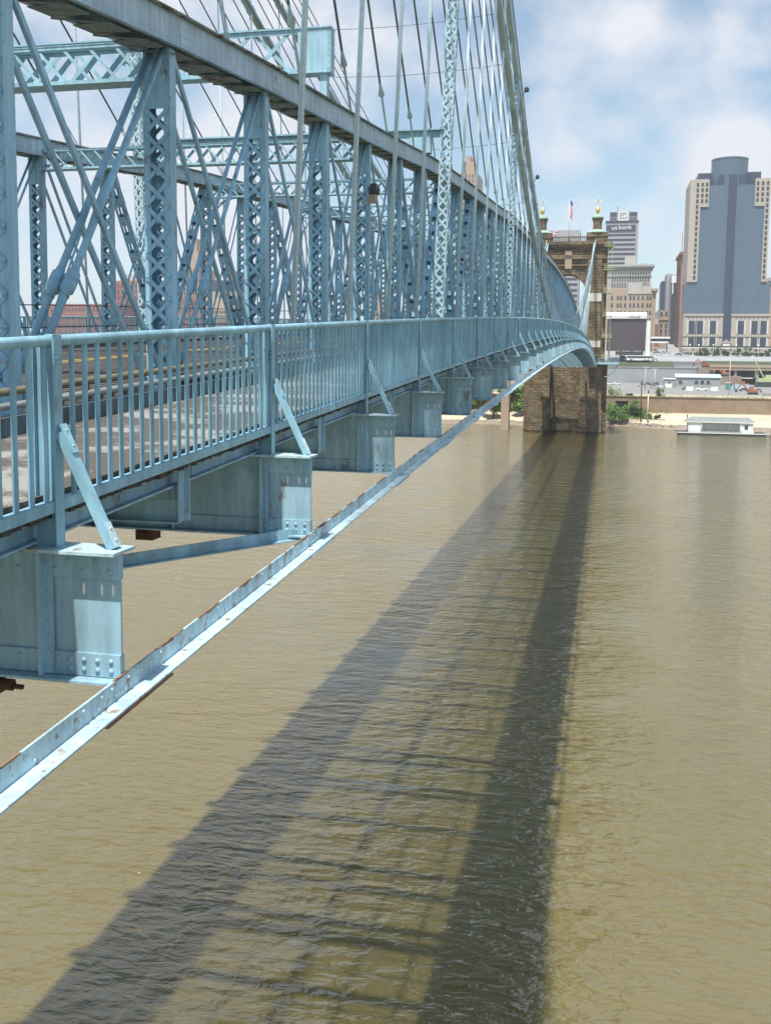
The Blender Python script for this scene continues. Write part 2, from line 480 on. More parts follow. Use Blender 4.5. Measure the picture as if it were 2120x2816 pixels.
# ------------------------------------------------------------------ mesh helpers
class MB:
    def __init__(s):
        s.v = []
        s.f = []
        s.sm = []
    def add(s, vs, fs, smooth=False):
        o = len(s.v)
        s.v += [tuple(x) for x in vs]
        for q in fs:
            s.f.append(tuple(o + i for i in q))
            s.sm.append(smooth)
    def box(s, x0, x1, y0, y1, z0, z1):
        s.add([(x0, y0, z0), (x1, y0, z0), (x1, y1, z0), (x0, y1, z0), (x0, y0, z1), (x1, y0, z1), (x1, y1, z1), (x0, y1, z1)],
              [(0, 3, 2, 1), (4, 5, 6, 7), (0, 1, 5, 4), (1, 2, 6, 5), (2, 3, 7, 6), (3, 0, 4, 7)])
    def bar(s, p0, p1, w, h, upv=(0, 0, 1)):
        p0 = Vector(p0)
        p1 = Vector(p1)
        d = (p1 - p0).normalized()
        u = Vector(upv)
        a = d.cross(u)
        if a.length < 1e-4:
            a = d.cross(Vector((1, 0, 0)))
        a.normalize()
        u = a.cross(d)
        a = a * (w / 2)
        u = u * (h / 2)
        s.add([p0 - a - u, p0 + a - u, p0 + a + u, p0 - a + u, p1 - a - u, p1 + a - u, p1 + a + u, p1 - a + u],
              [(0, 1, 2, 3), (4, 7, 6, 5), (0, 4, 5, 1), (1, 5, 6, 2), (2, 6, 7, 3), (3, 7, 4, 0)])
    def tube(s, pts, r, n=8, caps=True):
        pts = [Vector(p) for p in pts]
        rs = r if isinstance(r, (list, tuple)) else [r] * len(pts)
        vs = []
        for i, p in enumerate(pts):
            d = (pts[min(i + 1, len(pts) - 1)] - pts[max(i - 1, 0)]).normalized()
            ref = Vector((0, 0, 1)) if abs(d.z) < 0.9 else Vector((1, 0, 0))
            a = d.cross(ref).normalized()
            b = d.cross(a)
            for j in range(n):
                t = 2 * PI * j / n
                vs.append(p + (a * math.cos(t) + b * math.sin(t)) * rs[i])
        fs = []
        for i in range(len(pts) - 1):
            for j in range(n):
                k2 = (j + 1) % n
                fs.append((i * n + j, i * n + k2, (i + 1) * n + k2, (i + 1) * n + j))
        o = len(s.v)
        s.add(vs, fs, n > 5)
        if caps:
            s.f.append(tuple(o + j for j in range(n))[::-1])
            s.f.append(tuple(o + (len(pts) - 1) * n + j for j in range(n)))
            s.sm += [False, False]
    def lathe(s, c, prof, n=16, smooth=None):
        vs = []
        for r, z in prof:
            for j in range(n):
                t = 2 * PI * (j + 0.5) / n
                vs.append((c[0] + r * math.cos(t), c[1] + r * math.sin(t), c[2] + z))
        fs = []
        for i in range(len(prof) - 1):
            for j in range(n):
                k2 = (j + 1) % n
                fs.append((i * n + j, i * n + k2, (i + 1) * n + k2, (i + 1) * n + j))
        fs.append(tuple(range(n))[::-1])
        fs.append(tuple((len(prof) - 1) * n + j for j in range(n)))
        s.add(vs, fs, n > 10 if smooth is None else smooth)
    def prism(s, poly, y0, y1):
        """polygon in XZ pushed along Y"""
        n = len(poly)
        s.add([(x, y0, z) for x, z in poly] + [(x, y1, z) for x, z in poly],
              [tuple(range(n)), tuple(range(2 * n - 1, n - 1, -1))] + [(i, i + n, (i + 1) % n + n, (i + 1) % n) for i in range(n)])
    def prismx(s, poly, x0, x1):
        """polygon in YZ pushed along X"""
        n = len(poly)
        s.add([(x0, y, z) for y, z in poly] + [(x1, y, z) for y, z in poly],
              [tuple(range(n)), tuple(range(2 * n - 1, n - 1, -1))] + [(i, i + n, (i + 1) % n + n, (i + 1) % n) for i in range(n)])
    def rivet(s, c, nrm, r=0.018):
        c = Vector(c)
        nrm = Vector(nrm)
        a = nrm.orthogonal().normalized()
        b = nrm.cross(a)
        vs = []
        for rr, hh in ((1, 0), (0.75, 0.55)):
            for j in range(6):
                t = 2 * PI * j / 6
                vs.append(c + (a * math.cos(t) + b * math.sin(t)) * r * rr + nrm * r * hh)
        vs.append(c + nrm * r * 0.8)
        fs = [(j, (j + 1) % 6, 6 + (j + 1) % 6, 6 + j) for j in range(6)] + [(6 + j, 6 + (j + 1) % 6, 12) for j in range(6)]
        s.add(vs, fs, True)
    def build(s, name, m, parent=None, loc=None):
        o0 = wloc(parent) if parent is not None else (Vector(loc) if loc else Vector((0, 0, 0)))
        me = bpy.data.meshes.new(name)
        me.from_pydata([(x - o0.x, y - o0.y, z - o0.z) for x, y, z in s.v], [], s.f)
        me.polygons.foreach_set('use_smooth', s.sm)
        me.materials.append(M[m] if isinstance(m, str) else m)
        me.update()
        o = bpy.data.objects.new(name, me)
        COL.objects.link(o)
        if parent is not None:
            o.parent = parent
        else:
            o.location = o0
        return o

def wloc(o):
    v = Vector((0, 0, 0))
    while o is not None:
        v = v + o.location
        o = o.parent
    return v

def tag(o, label=None, cat=None, group=None, kind=None):
    if label:
        o['label'] = label
    if cat:
        o['category'] = cat
        if not kind:
            o['kind'] = 'thing'
    if group:
        o['group'] = group
    if kind:
        o['kind'] = kind
    return o

def thing(name, loc, label, cat, group=None):
    o = bpy.data.objects.new(name, None)
    o.empty_display_size = 0.2
    o.location = loc
    COL.objects.link(o)
    return tag(o, label, cat, group)

def share(src, name, parent, off):
    """a copy of a mesh part under the same or another thing"""
    c = src.copy()
    COL.objects.link(c)
    c.name = name
    c.parent = parent
    c.location = off
    return c

ORD = ['first', 'second', 'third', 'fourth', 'fifth', 'sixth', 'seventh', 'eighth', 'ninth', 'tenth', 'eleventh', 'twelfth', 'thirteenth', 'fourteenth', 'fifteenth', 'sixteenth', 'seventeenth', 'eighteenth', 'nineteenth', 'twentieth']

# ------------------------------------------------------------------ bridge geometry
D0, SP = 6.221, 4.572
KMIN, KMAX = -1, 70
XC = -12.67
def Yk(k):
    return D0 + SP * k
def ZR(y):          # top of the walkway railing
    return CAMZ - 0.196 + 0.0534 * y * (1 - y / 330.0)
HT = [(-20, 3.2), (8, 3.85), (13, 4.19), (20, 4.62), (27, 5.0), (32.6, 5.3), (39.4, 5.7), (44.5, 5.88), (53, 6.18), (61.8, 6.5), (70.7, 6.87), (90, 7.2), (112, 7.55), (135, 7.95), (165, 8.2), (400, 8.2)]
def HL(y):          # truss depth above the rail line, to the underside of the top chord
    if y > 165:
        y = 330 - y
    for (a, b), (c, d) in zip(HT, HT[1:]):
        if a <= y <= c:
            return b + (d - b) * (y - a) / (c - a)
    return 3.2
def cable_pt(which, y):
    Xt, Xm, Zt, Zm = {'B': (-4.62, -7.1, 40.5, 6.74), 'A': (-5.2, -6.72, 40.0, 1.8)}[which]
    u = ((y - 165) / 171.0) ** 2
    return Vector((Xm + (Xt - Xm) * u, y, CAMZ + Zm + (Zt - Zm) * u))
def mir(v):
    return Vector((2 * XC - v.x, v.y, v.z))
XR = -3.79           # railing line
XTIP = -3.28         # floor beam tips
XT = -7.28           # near truss plane
XTF = 2 * XC - XT    # far truss plane

# water, terrain ---------------------------------------------------
mb = MB()
mb.add([(-6000, -900, 0), (6000, -900, 0), (6000, 800, 0), (-6000, 800, 0)], [(0, 1, 2, 3)])
tag(mb.build('river_water', 'water'), kind='structure')
def terrain(name, m, prof, x0=-2600, x1=2600, step=20, jit=0.0, wob=None, wob2=None):
    b = MB()
    xs = []
    x = x0
    while x <= x1:
        xs.append(x)
        x += step if -120 < x < 140 else step * 5
    n = len(prof)
    vs = []
    for x in xs:
        for (y, z) in prof:
            yy = y + (wob(x) if wob else 0)
            yy = y + (wob(x) * (1.0 if wob2 is None else 1 - prof.index((y, z)) / (n - 1)) if wob else 0)
            vs.append((x, yy + rnd.uniform(-jit, jit), z + rnd.uniform(-jit, jit) * 0.3))
    fs = []
    for i in range(len(xs) - 1):
        for j in range(n - 1):
            fs.append((i * n + j, i * n + n + j, i * n + n + j + 1, i * n + j + 1))
    b.add(vs, fs)
    return tag(b.build(name, m), kind='structure')
def shore(x):
    return 18 * math.exp(-((x - 0) / 16.0) ** 2) + 6 * math.exp(-((x + 40) / 30.0) ** 2)
terrain('river_bank', 'mud', [(352, -2.5), (360, -0.2), (364, 1.0), (370, 2.2)], step=3, jit=0.5, wob=lambda x: shore(x) * 0.9)
terrain('sand_bank', 'sand', [(365, 1.25), (371, 2.6), (379, 4.3), (386, 4.9)], step=4, jit=0.15, wob=lambda x: shore(x) * 0.9, wob2=1)
terrain('city_ground', 'asphalt', [(385.6, 10.4), (500, 10.7), (609, 11.0)])
terrain('riverside_path', 'sand', [(390.5, 10.55), (414, 10.62)])
terrain('upper_ground', 'greycon', [(646, 24.0), (662, 27.0), (700, 30.0), (900, 40), (1600, 50), (9000, 120)])
terrain('lawn', 'lawn', [(612, 19.9), (628, 21.6), (646, 24.02)], x0=-300, x1=40, step=10, jit=0.2)

# ------------------------------------------------------------------ deck (setting)
def sweep(mb, rect, k0=KMIN - 2, k1=KMAX, sub=1, smooth=False):
    """box section (x0,x1,dz0,dz1 measured from the rail line) following the camber"""
    x0, x1, z0, z1 = rect
    ys = []
    y = Yk(k0)
    while y <= Yk(k1) + 1e-6:
        ys.append(y)
        y += SP / sub
    n = len(ys)
    vs = []
    for y in ys:
        z = ZR(y)
        vs += [(x0, y, z + z0), (x1, y, z + z0), (x1, y, z + z1), (x0, y, z + z1)]
    fs = [(0, 1, 2, 3), tuple((n - 1) * 4 + j for j in (3, 2, 1, 0))]
    for i in range(n - 1):
        for j in range(4):
            j2 = (j + 1) % 4
            fs.append((i * 4 + j, i * 4 + 4 + j, i * 4 + 4 + j2, i * 4 + j2))
    mb.add(vs, fs, smooth)

b = MB()
sweep(b, (-6.93, -3.87, -1.25, -1.13))
tag(b.build('walkway', 'walk'), kind='structure')
b = MB()
sweep(b, (2 * XC + 3.87, 2 * XC + 6.93, -1.25, -1.13))
tag(b.build('far_walkway', 'walk'), kind='structure')
b = MB()
x = -7.37
while x > -17.9:
    sweep(b, (x - 0.085, x, -1.10, -1.05))
    x -= 0.19
for k in range(KMIN, KMAX):
    for fr in (0.25, 0.5, 0.75):
        y = Yk(k) + fr * SP
        b.box(-17.95, -7.37, y - 0.03, y + 0.03, ZR(y) - 1.22, ZR(y) - 1.105)
tag(b.build('road', 'grate'), kind='structure')
for nm, xa in (('road_marking', -12.40), ('road_marking', -12.81)):
    b = MB()
    sweep(b, (xa - 0.06, xa + 0.06, -1.046, -1.043))
    tag(b.build(nm, 'yellow'), kind='structure')
for i, xs in enumerate((-8.4, -10.5, XC, -14.84, -16.94)):
    b = MB()
    sweep(b, (xs - 0.06, xs + 0.06, -1.5, -1.225))
    tag(b.build('road_stringer', 'beam'), kind='structure')

# ------------------------------------------------------------------ floor beams
def beam_mesh(k, detail):
    y = Yk(k)
    zt = ZR(y) - 1.515
    zb = zt - 0.90
    xin = 2 * XC - XTIP
    mt = 'beam'
    if not detail:
        b = MB()
        b.box(xin, XTIP, y - 0.012, y + 0.012, zb, zt)
        b.box(-6.4, XTIP, y - 0.15, y + 0.15, zt + 0.002, zt + 0.03)
        b.box(xin, -6.401, y - 0.09, y + 0.09, zt + 0.002, zt + 0.03)
        b.box(xin, XTIP, y - 0.09, y + 0.09, zb - 0.022, zb - 0.002)
        for xx in (-3.9, -4.85, -5.9):
            b.box(xx - 0.05, xx + 0.05, y - 0.10, y - 0.013, zb + 0.003, zt - 0.003)
        return b.build('floor_beam', mt, loc=(XC, y, zb))
    t = thing('floor_beam', (XC, y, zb), None, None)
    b = MB()
    b.box(xin, XTIP, y - 0.012, y + 0.012, zb, zt)
    for (za, zc) in ((zt - 0.19, zt - 0.004), (zb + 0.004, zb + 0.17)):
        b.box(xin, XTIP + 0.002, y - 0.032, y - 0.0125, za, zc)
        b.box(xin, XTIP + 0.002, y + 0.0125, y + 0.032, za, zc)
    x = XTIP - 0.07
    i = 0
    while x > -8.5:
        b.rivet((x, y - 0.032, zt - (0.065 if i % 2 else 0.135)), (0, -1, 0), 0.021)
        b.rivet((x, y - 0.032, zb + (0.05 if i % 2 else 0.12)), (0, -1, 0), 0.021)
        if x > XTIP - 0.5:
            b.rivet((x, y - 0.032, zb + (0.12 if i % 2 else 0.05)), (0, -1, 0), 0.021)
        x -= 0.105 if x > XTIP - 0.5 else 0.19
        i += 1
    b.build('web', mt, t)
    b = MB()
    b.box(-6.4, XTIP + 0.03, y - 0.16, y + 0.16, zt + 0.002, zt + 0.024)
    b.box(xin, -6.401, y - 0.09, y + 0.09, zt + 0.002, zt + 0.024)
    b.build('top_flange', 'angle', t)
    b = MB()
    b.box(-6.4, XTIP + 0.0, y - 0.14, y + 0.14, zb - 0.02, zb - 0.002)
    b.box(xin, -6.401, y - 0.08, y + 0.08, zb - 0.02, zb - 0.002)
    b.build('bottom_flange', mt, t)
    for xx in (-3.86, -4.95, -6.2):
        b = MB()
        b.box(xx - 0.012, xx + 0.012, y - 0.115, y - 0.0335, zb + 0.006, zt - 0.006)
        b.box(xx + 0.0122, xx + 0.075, y - 0.047, y - 0.0335, zb + 0.006, zt - 0.006)
        for q in range(8):
            b.rivet((xx + 0.045, y - 0.047, zb + 0.08 + q * 0.105), (0, -1, 0), 0.017)
        b.build('stiffener', mt, t)
    # three white ovals on the web near the tip, painting the light through slots
    for xx in (-3.56, -3.42, -3.335):
        b = MB()
        pts = [(xx + 0.011 * math.cos(a), zt - 0.27 + 0.045 * math.sin(a)) for a in [2 * PI * j / 10 for j in range(10)]]
        b.prism(pts, y - 0.0145, y - 0.0125)
        b.build('slot_light', 'white', t)
    return t
NEARB = 9
for k in range(0, KMAX + 1):
    o = beam_mesh(k, k < NEARB)
    if k <= 13:
        i = k - 1
        nice = {0: 'blue riveted floor beam end nearest the camera, its bottom corner largest at lower left'}.get(k)
        tag(o, nice or f'blue riveted floor beam end under the walkway, {ORD[k]} in line behind the nearest one', 'floor beam', 'floor beams under the walkway')
    else:
        tag(o, 'small blue floor beam end in the receding far row beneath the walkway', 'floor beam', 'floor beams under the walkway')

# edge angle linking the beam tips
t = thing('edge_angle', (XTIP + 0.08, Yk(0), ZR(Yk(0)) - 2.4), 'long rust-streaked pale blue angle iron running under the floor beam tips', 'angle iron')
b = MB()
sweep(b, (-3.279, -3.262, -2.54, -2.385), sub=1)
b2 = MB()
sweep(b2, (-3.261, -3.13, -2.542, -2.526))
b2.build('horizontal_leg', 'angle', t)
for k in range(-1, 8):
    for j in range(24):
        y = Yk(k) + SP * j / 24
        near = min(abs(y - Yk(kk)) for kk in (k, k + 1))
        if near < 0.55 or j % 3 == 0:
            z = ZR(Yk(k)) + (ZR(Yk(k + 1)) - ZR(Yk(k))) * j / 24
            b.rivet((-3.2618, y, z - (2.425 if j % 2 else 2.49)), (1, 0, 0), 0.017)
            if near < 0.4:
                b.rivet((-3.2618, y + 0.05, z - (2.49 if j % 2 else 2.425)), (1, 0, 0), 0.017)
va = b.build('vertical_leg', 'angle', t)
b = MB()
y = Yk(-1)
while y < Yk(9):
    ln = rnd.uniform(0.08, 0.7)
    if rnd.random() < 0.55:
        n_ = 5
        for q in range(n_):
            ya, yb = y + ln * q / n_, y + ln * (q + 1) / n_
            dp = rnd.uniform(0.006, 0.03) * (1 - abs(q - 2) / 3)
            b.bar((-3.2705, ya, ZR(ya) - 2.3825 - dp / 2), (-3.2705, yb, ZR(yb) - 2.3825 - dp / 2), 0.0195, dp + 0.004)
    y += ln + rnd.uniform(0.05, 0.5)
b.build('rust_crust', 'rustlip', va)
for k in range(-1, 7):
    b = MB()
    y = Yk(k)
    b.bar((-3.262, y - 0.5, ZR(y - 0.5) - 2.556), (-3.262, y + 0.5, ZR(y + 0.5) - 2.556), 0.28, 0.012)
    b.build('splice_plate', 'rusty' if k == 0 else 'angle', t)

# horizontal wind braces between the beams
for k in range(0, 1):
    y0, y1 = Yk(k), Yk(k + 1)
    b = MB()
    p1 = Vector((-3.45, y1 - 0.05, ZR(y1) - 2.40))
    p0 = Vector((-7.4, y0 + 0.3, ZR(y0) - 2.43))
    b.bar(p0, p1, 0.016, 0.12)
    d = (p1 - p0).normalized()
    b.bar(p0 + Vector((0.05, 0, -0.062)), p1 + Vector((0.05, 0, -0.062)), 0.11, 0.014)
    for j in range(12):
        c = p0.lerp(p1, j / 12 + 0.04)
        b.rivet(c + Vector((0.0, -0.012, 0)), Vector((d.y, -d.x, 0)), 0.018)
    o = b.build('wind_brace', 'beam', loc=p0)
    tag(o, 'blue diagonal wind brace reaching inward under the walkway, nearest one' if k == 0 else f'blue diagonal wind brace reaching inward from the floor beam {ORD[k]} behind the nearest', 'brace', 'diagonal braces between floor beams')

# edge stringer below the walkway with its hangers
t = thing('edge_stringer', (-3.95, Yk(0), ZR(Yk(0)) - 1.4), 'long blue edge stringer carrying the walkway just under the railing', 'stringer')
b = MB()
sweep(b, (-4.0, -3.97, -1.47, -1.255))
sweep(b, (-3.97, -3.90, -1.47, -1.452))
b.build('channel', 'beam', t)
b = MB()
# ragged edge of the walkway filling
for k in range(KMIN, 26):
    for j in range(60):
        y = Yk(k) + SP * j / 60
        b.box(-3.90, -3.79 + rnd.uniform(-0.02, 0.012), y, y + SP / 60 * 1.02, ZR(y) - 1.275 - rnd.uniform(0.0, 0.025), ZR(y) - 1.2415 - rnd.uniform(0, 0.002))
b.build('ragged_filling', 'edge', t)
for k in range(KMIN, 40):
    y = Yk(k) + SP * 0.5
    z = ZR(y)
    b = MB()
    b.box(-3.86, -3.845, y - 0.075, y + 0.075, z - 1.80, z - 1.30)
    b.box(-3.845, -3.80, y + 0.06, y + 0.075, z - 1.80, z - 1.24)
    b.build('hanger_plate', 'beam', t)
    b = MB()
    b.box(-7.0, -3.865, y - 0.012, y + 0.012, z - 1.80, z - 1.60)
    b.box(-7.0, -3.865, y - 0.09, y + 0.012, z - 1.816, z - 1.802)
    b.build('cross_bearer', 'frame', t)  # paler paint than the beams stands in for light on the bearer

# rusty hardware hanging below
b = MB()
b.box(-5.42, -5.2, Yk(1) - 0.14, Yk(1) + 0.08, ZR(Yk(1)) - 2.56, ZR(Yk(1)) - 2.44)
b.box(-5.36, -5.28, Yk(1) - 0.17, Yk(1) - 0.141, ZR(Yk(1)) - 2.53, ZR(Yk(1)) - 2.46)
tag(b.build('rusty_hanger_block', 'rusty', loc=(-5.4, Yk(1), ZR(Yk(1)) - 2.6)), 'rusty iron block bolted under the second floor beam', 'bracket')
b = MB()
z = ZR(Yk(0)) - 2.52
b.tube([(-4.22, Yk(0) - 0.05, z), (-4.12, Yk(0) - 0.05, z)], 0.045, 8)
b.tube([(-4.12, Yk(0) - 0.05, z - 0.01), (-4.04, Yk(0) - 0.05, z - 0.01)], 0.02, 8)
b.box(-4.3, -4.22, Yk(0) - 0.12, Yk(0) + 0.02, z - 0.07, z + 0.08)
tag(b.build('rusty_clamp', 'rusty', loc=(-4, Yk(0), z)), 'dark rusty bolted clamp poking in at the left edge below the nearest beam', 'clamp')

# ------------------------------------------------------------------ railings
def railing(x, s, label, near):
    """s = +1 outward is +X"""
    t = thing('walkway_railing', (x, Yk(0), ZR(Yk(0)) - 1.24), label, 'railing')
    b = MB()
    ys = [Yk(-3) + SP / 3 * i for i in range(3 * (KMAX + 3) + 1)]
    b.tube([(x, y, ZR(y) - 0.04) for y in ys], 0.04, 12 if near else 6)
    b.build('top_rail', 'rail', t)
    b = MB()
    k0 = KMIN - 2
    sweep(b, (min(x + s * 0.03, x + s * 0.04), max(x + s * 0.03, x + s * 0.04), -1.24, -1.162), k0)
    sweep(b, (x - 0.04, x + 0.03, -1.174, -1.1615) if s > 0 else (x - 0.03, x + 0.04, -1.174, -1.1615), k0)
    b.build('toe_channel', 'rail', t)
    for k in range(KMIN, KMAX + 1):
        y = Yk(k)
        z = ZR(y)
        b = MB()
        b.box(min(x + s * 0.042, x + s * 0.052), max(x + s * 0.042, x + s * 0.052), y - 0.055, y + 0.055, z - 1.488, z + 0.002)
        b.box(x - 0.11, x + 0.0415, y - 0.006, y + 0.006, z - 1.488, z - 0.085) if s > 0 else b.box(x - 0.0415, x + 0.11, y - 0.006, y + 0.006, z - 1.488, z - 0.085)
        b.box(min(x - s * 0.1105, x - s * 0.118), max(x - s * 0.1105, x - s * 0.118), y - 0.045, y + 0.045, z - 1.488, z - 0.085)
        if near and k < 30:
            # strap round the pipe
            b.tube([(x, y - 0.05, z - 0.04), (x, y + 0.05, z - 0.04)], 0.046, 12)
            b.box(x + 0.0525, x + 0.058, y - 0.052, y + 0.052, z - 0.20, z - 0.03)
            for dy in (-0.03, 0.03):
                b.rivet((x + 0.058, y + dy, z - 0.16), (1, 0, 0), 0.011)
        p = b.build('post', 'rail', t)
        if near or k % 1 == 0:
            b = MB()
            p0 = Vector((x + s * 0.068, y + 0.008, z - 0.68))
            p1 = Vector((x + s * 0.455, y + 0.008, z - 1.488))
            b.bar(p0, p1, 0.09, 0.055, (s, 0, 0.4))
            br = b.build('brace', 'rail', t)
            if near and k < 14:
                d = (p1 - p0).normalized()
                nn = Vector((0.9, 0, 0.43)).normalized()
                for a, c, mm in ((-0.1, 0.14, 'rail'), (0.78, 0.95, 'angle')):
                    b = MB()
                    ln = (p1 - p0).length
                    if a < 0:
                        b.bar(p0 + nn * 0.036 + d * (-0.05), p0 + nn * 0.036 + d * 0.17, 0.075, 0.014, nn)
                        for q in (0.0, 0.12):
                            b.rivet(p0 + nn * 0.043 + d * q, nn, 0.012)
                    else:
                        b.bar(p1 + nn * 0.036 - d * 0.19, p1 + nn * 0.036 - d * 0.0, 0.075, 0.012, nn)
                        for q in (0.05, 0.14):
                            b.rivet(p1 + nn * 0.042 - d * q, nn, 0.013)
                    b.build('bolted_plate', mm, br)
    # pickets
    far_b = MB()
    count = 0
    proto = None
    for k in range(KMIN, KMAX):
        for j in range(25):
            y = Yk(k) + SP * (j + 0.5) / 25
            if abs(j - 24.6) < 0.5 or j == -1:
                continue
            z = ZR(y)
            if near and k >= 0 and count < 75 or near and k == -1 and j > 14:
                if proto is None:
                    b = MB()
                    b.tube([(x, y, z - 1.164), (x, y, z - 0.07)], 0.0215, 8, False)
                    proto = b.build('picket', 'rail', t)
                    py, pz = y, z
                else:
                    share(proto, 'picket', t, (0, y - py, z - pz))
                count += 1
            else:
                far_b.tube([(x, y, z - 1.164), (x, y, z - 0.07)], 0.0215, 6 if (near and k < 10) else 4, False)
    o = far_b.build('picket_run', 'rail', t)
    tag(o, kind='stuff')
    return t
rl = railing(XR, 1, 'pale blue steel railing with upright bars and slanted outer braces along the near walkway', True)
railing(2 * XC - XR, -1, 'pale railing on the far side of the bridge, glimpsed through the trusses', False)

# scribble on the second railing post
def text(s_, size, name, m, parent, loc, rot, ext=0.002, sx=1.0):
    c = bpy.data.curves.new(name, 'FONT')
    c.body = s_
    c.size = size
    c.extrude = ext
    c.align_x = 'CENTER'
    c.align_y = 'CENTER'
    tmp = bpy.data.objects.new(name, c)
    COL.objects.link(tmp)
    me = bpy.data.meshes.new_from_object(tmp.evaluated_get(bpy.context.evaluated_depsgraph_get()))
    bpy.data.objects.remove(tmp)
    me.name = name
    me.materials.clear()
    me.materials.append(M[m])
    o = bpy.data.objects.new(name, me)
    COL.objects.link(o)
    o.parent = parent
    o.location = Vector(loc) - (wloc(parent) if parent else Vector((0, 0, 0)))
    o.rotation_euler = rot
    o.scale = (sx, 1, 1)
    return o
text('JE+', 0.10, 'scribble', 'darkmetal', rl, (XR - 0.008, Yk(1) - 0.0075, ZR(Yk(1)) - 0.36), (PI / 2, PI / 2, 0), 0.0005)

# kerb barrier between walkway and truss
def kerb(x, s, label):
    t = thing('pipe_barrier', (x, Yk(0), ZR(Yk(0)) - 1.1), label, 'barrier')
    b = MB()
    sweep(b, (min(x, x + s * .03), max(x, x + s * .03), -1.125, -0.93))
    sweep(b, (min(x - s * .10, x), max(x - s * .10, x), -0.945, -0.929))
    b.build('kerb_channel', 'kerb', t)
    for dx, dz, m, r in ((-0.06, -0.83, 'greypipe', 0.04), (-0.22, -0.70, 'tanpipe', 0.045)):
        b = MB()
        b.tube([(x + s * dx, Yk(k), ZR(Yk(k)) + dz) for k in range(KMIN - 2, KMAX + 1)], r, 8)
        b.build('pipe', m, t)
    proto = None
    for k in range(KMIN, 40):
        for fr in (0, 0.5):
            y = Yk(k) + fr * SP
            if proto is None:
                b = MB()
                b.box(x - s * 0.09 - 0.03, x - s * 0.09 + 0.03, y - 0.03, y + 0.03, ZR(y) - 0.93, ZR(y) - 0.70)
                proto = b.build('bracket', 'darkmetal', t)
                y_, z_ = y, ZR(y)
            else:
                share(proto, 'bracket', t, (0, y - y_, ZR(y) - z_))
kerb(-6.02, 1, 'dark kerb channel with grey and tan pipes behind the near walkway')
kerb(-17.15, 1, 'dark kerb along the far side of the roadway')

# ------------------------------------------------------------------ stiffening trusses
def lacing(mb, x0, x1, y, z0, z1, n, wd=0.045, th=0.012, dbl=True):
    """crossed flat bars on a face lying in an XZ plane"""
    h = (z1 - z0) / n
    for i in range(n):
        a = z0 + i * h
        mb.bar((x0, y, a), (x1, y, a + h), th, wd, (0.0, 0.0, 1.0)) if False else mb.bar((x0, y, a), (x1, y, a + h), wd, th, (0, 1, 0))
        if dbl:
            mb.bar((x1, y - th * 1.05, a), (x0, y - th * 1.05, a + h), wd, th, (0, 1, 0))
def lacing_y(mb, y0, y1, x, z0, z1, n, wd=0.045, th=0.012):
    h = (z1 - z0) / n
    for i in range(n):
        a = z0 + i * h
        mb.bar((x, y0, a), (x, y1, a + h), wd, th, (1, 0, 0))
        mb.bar((x + th * 1.05, y1, a), (x + th * 1.05, y0, a + h), wd, th, (1, 0, 0))

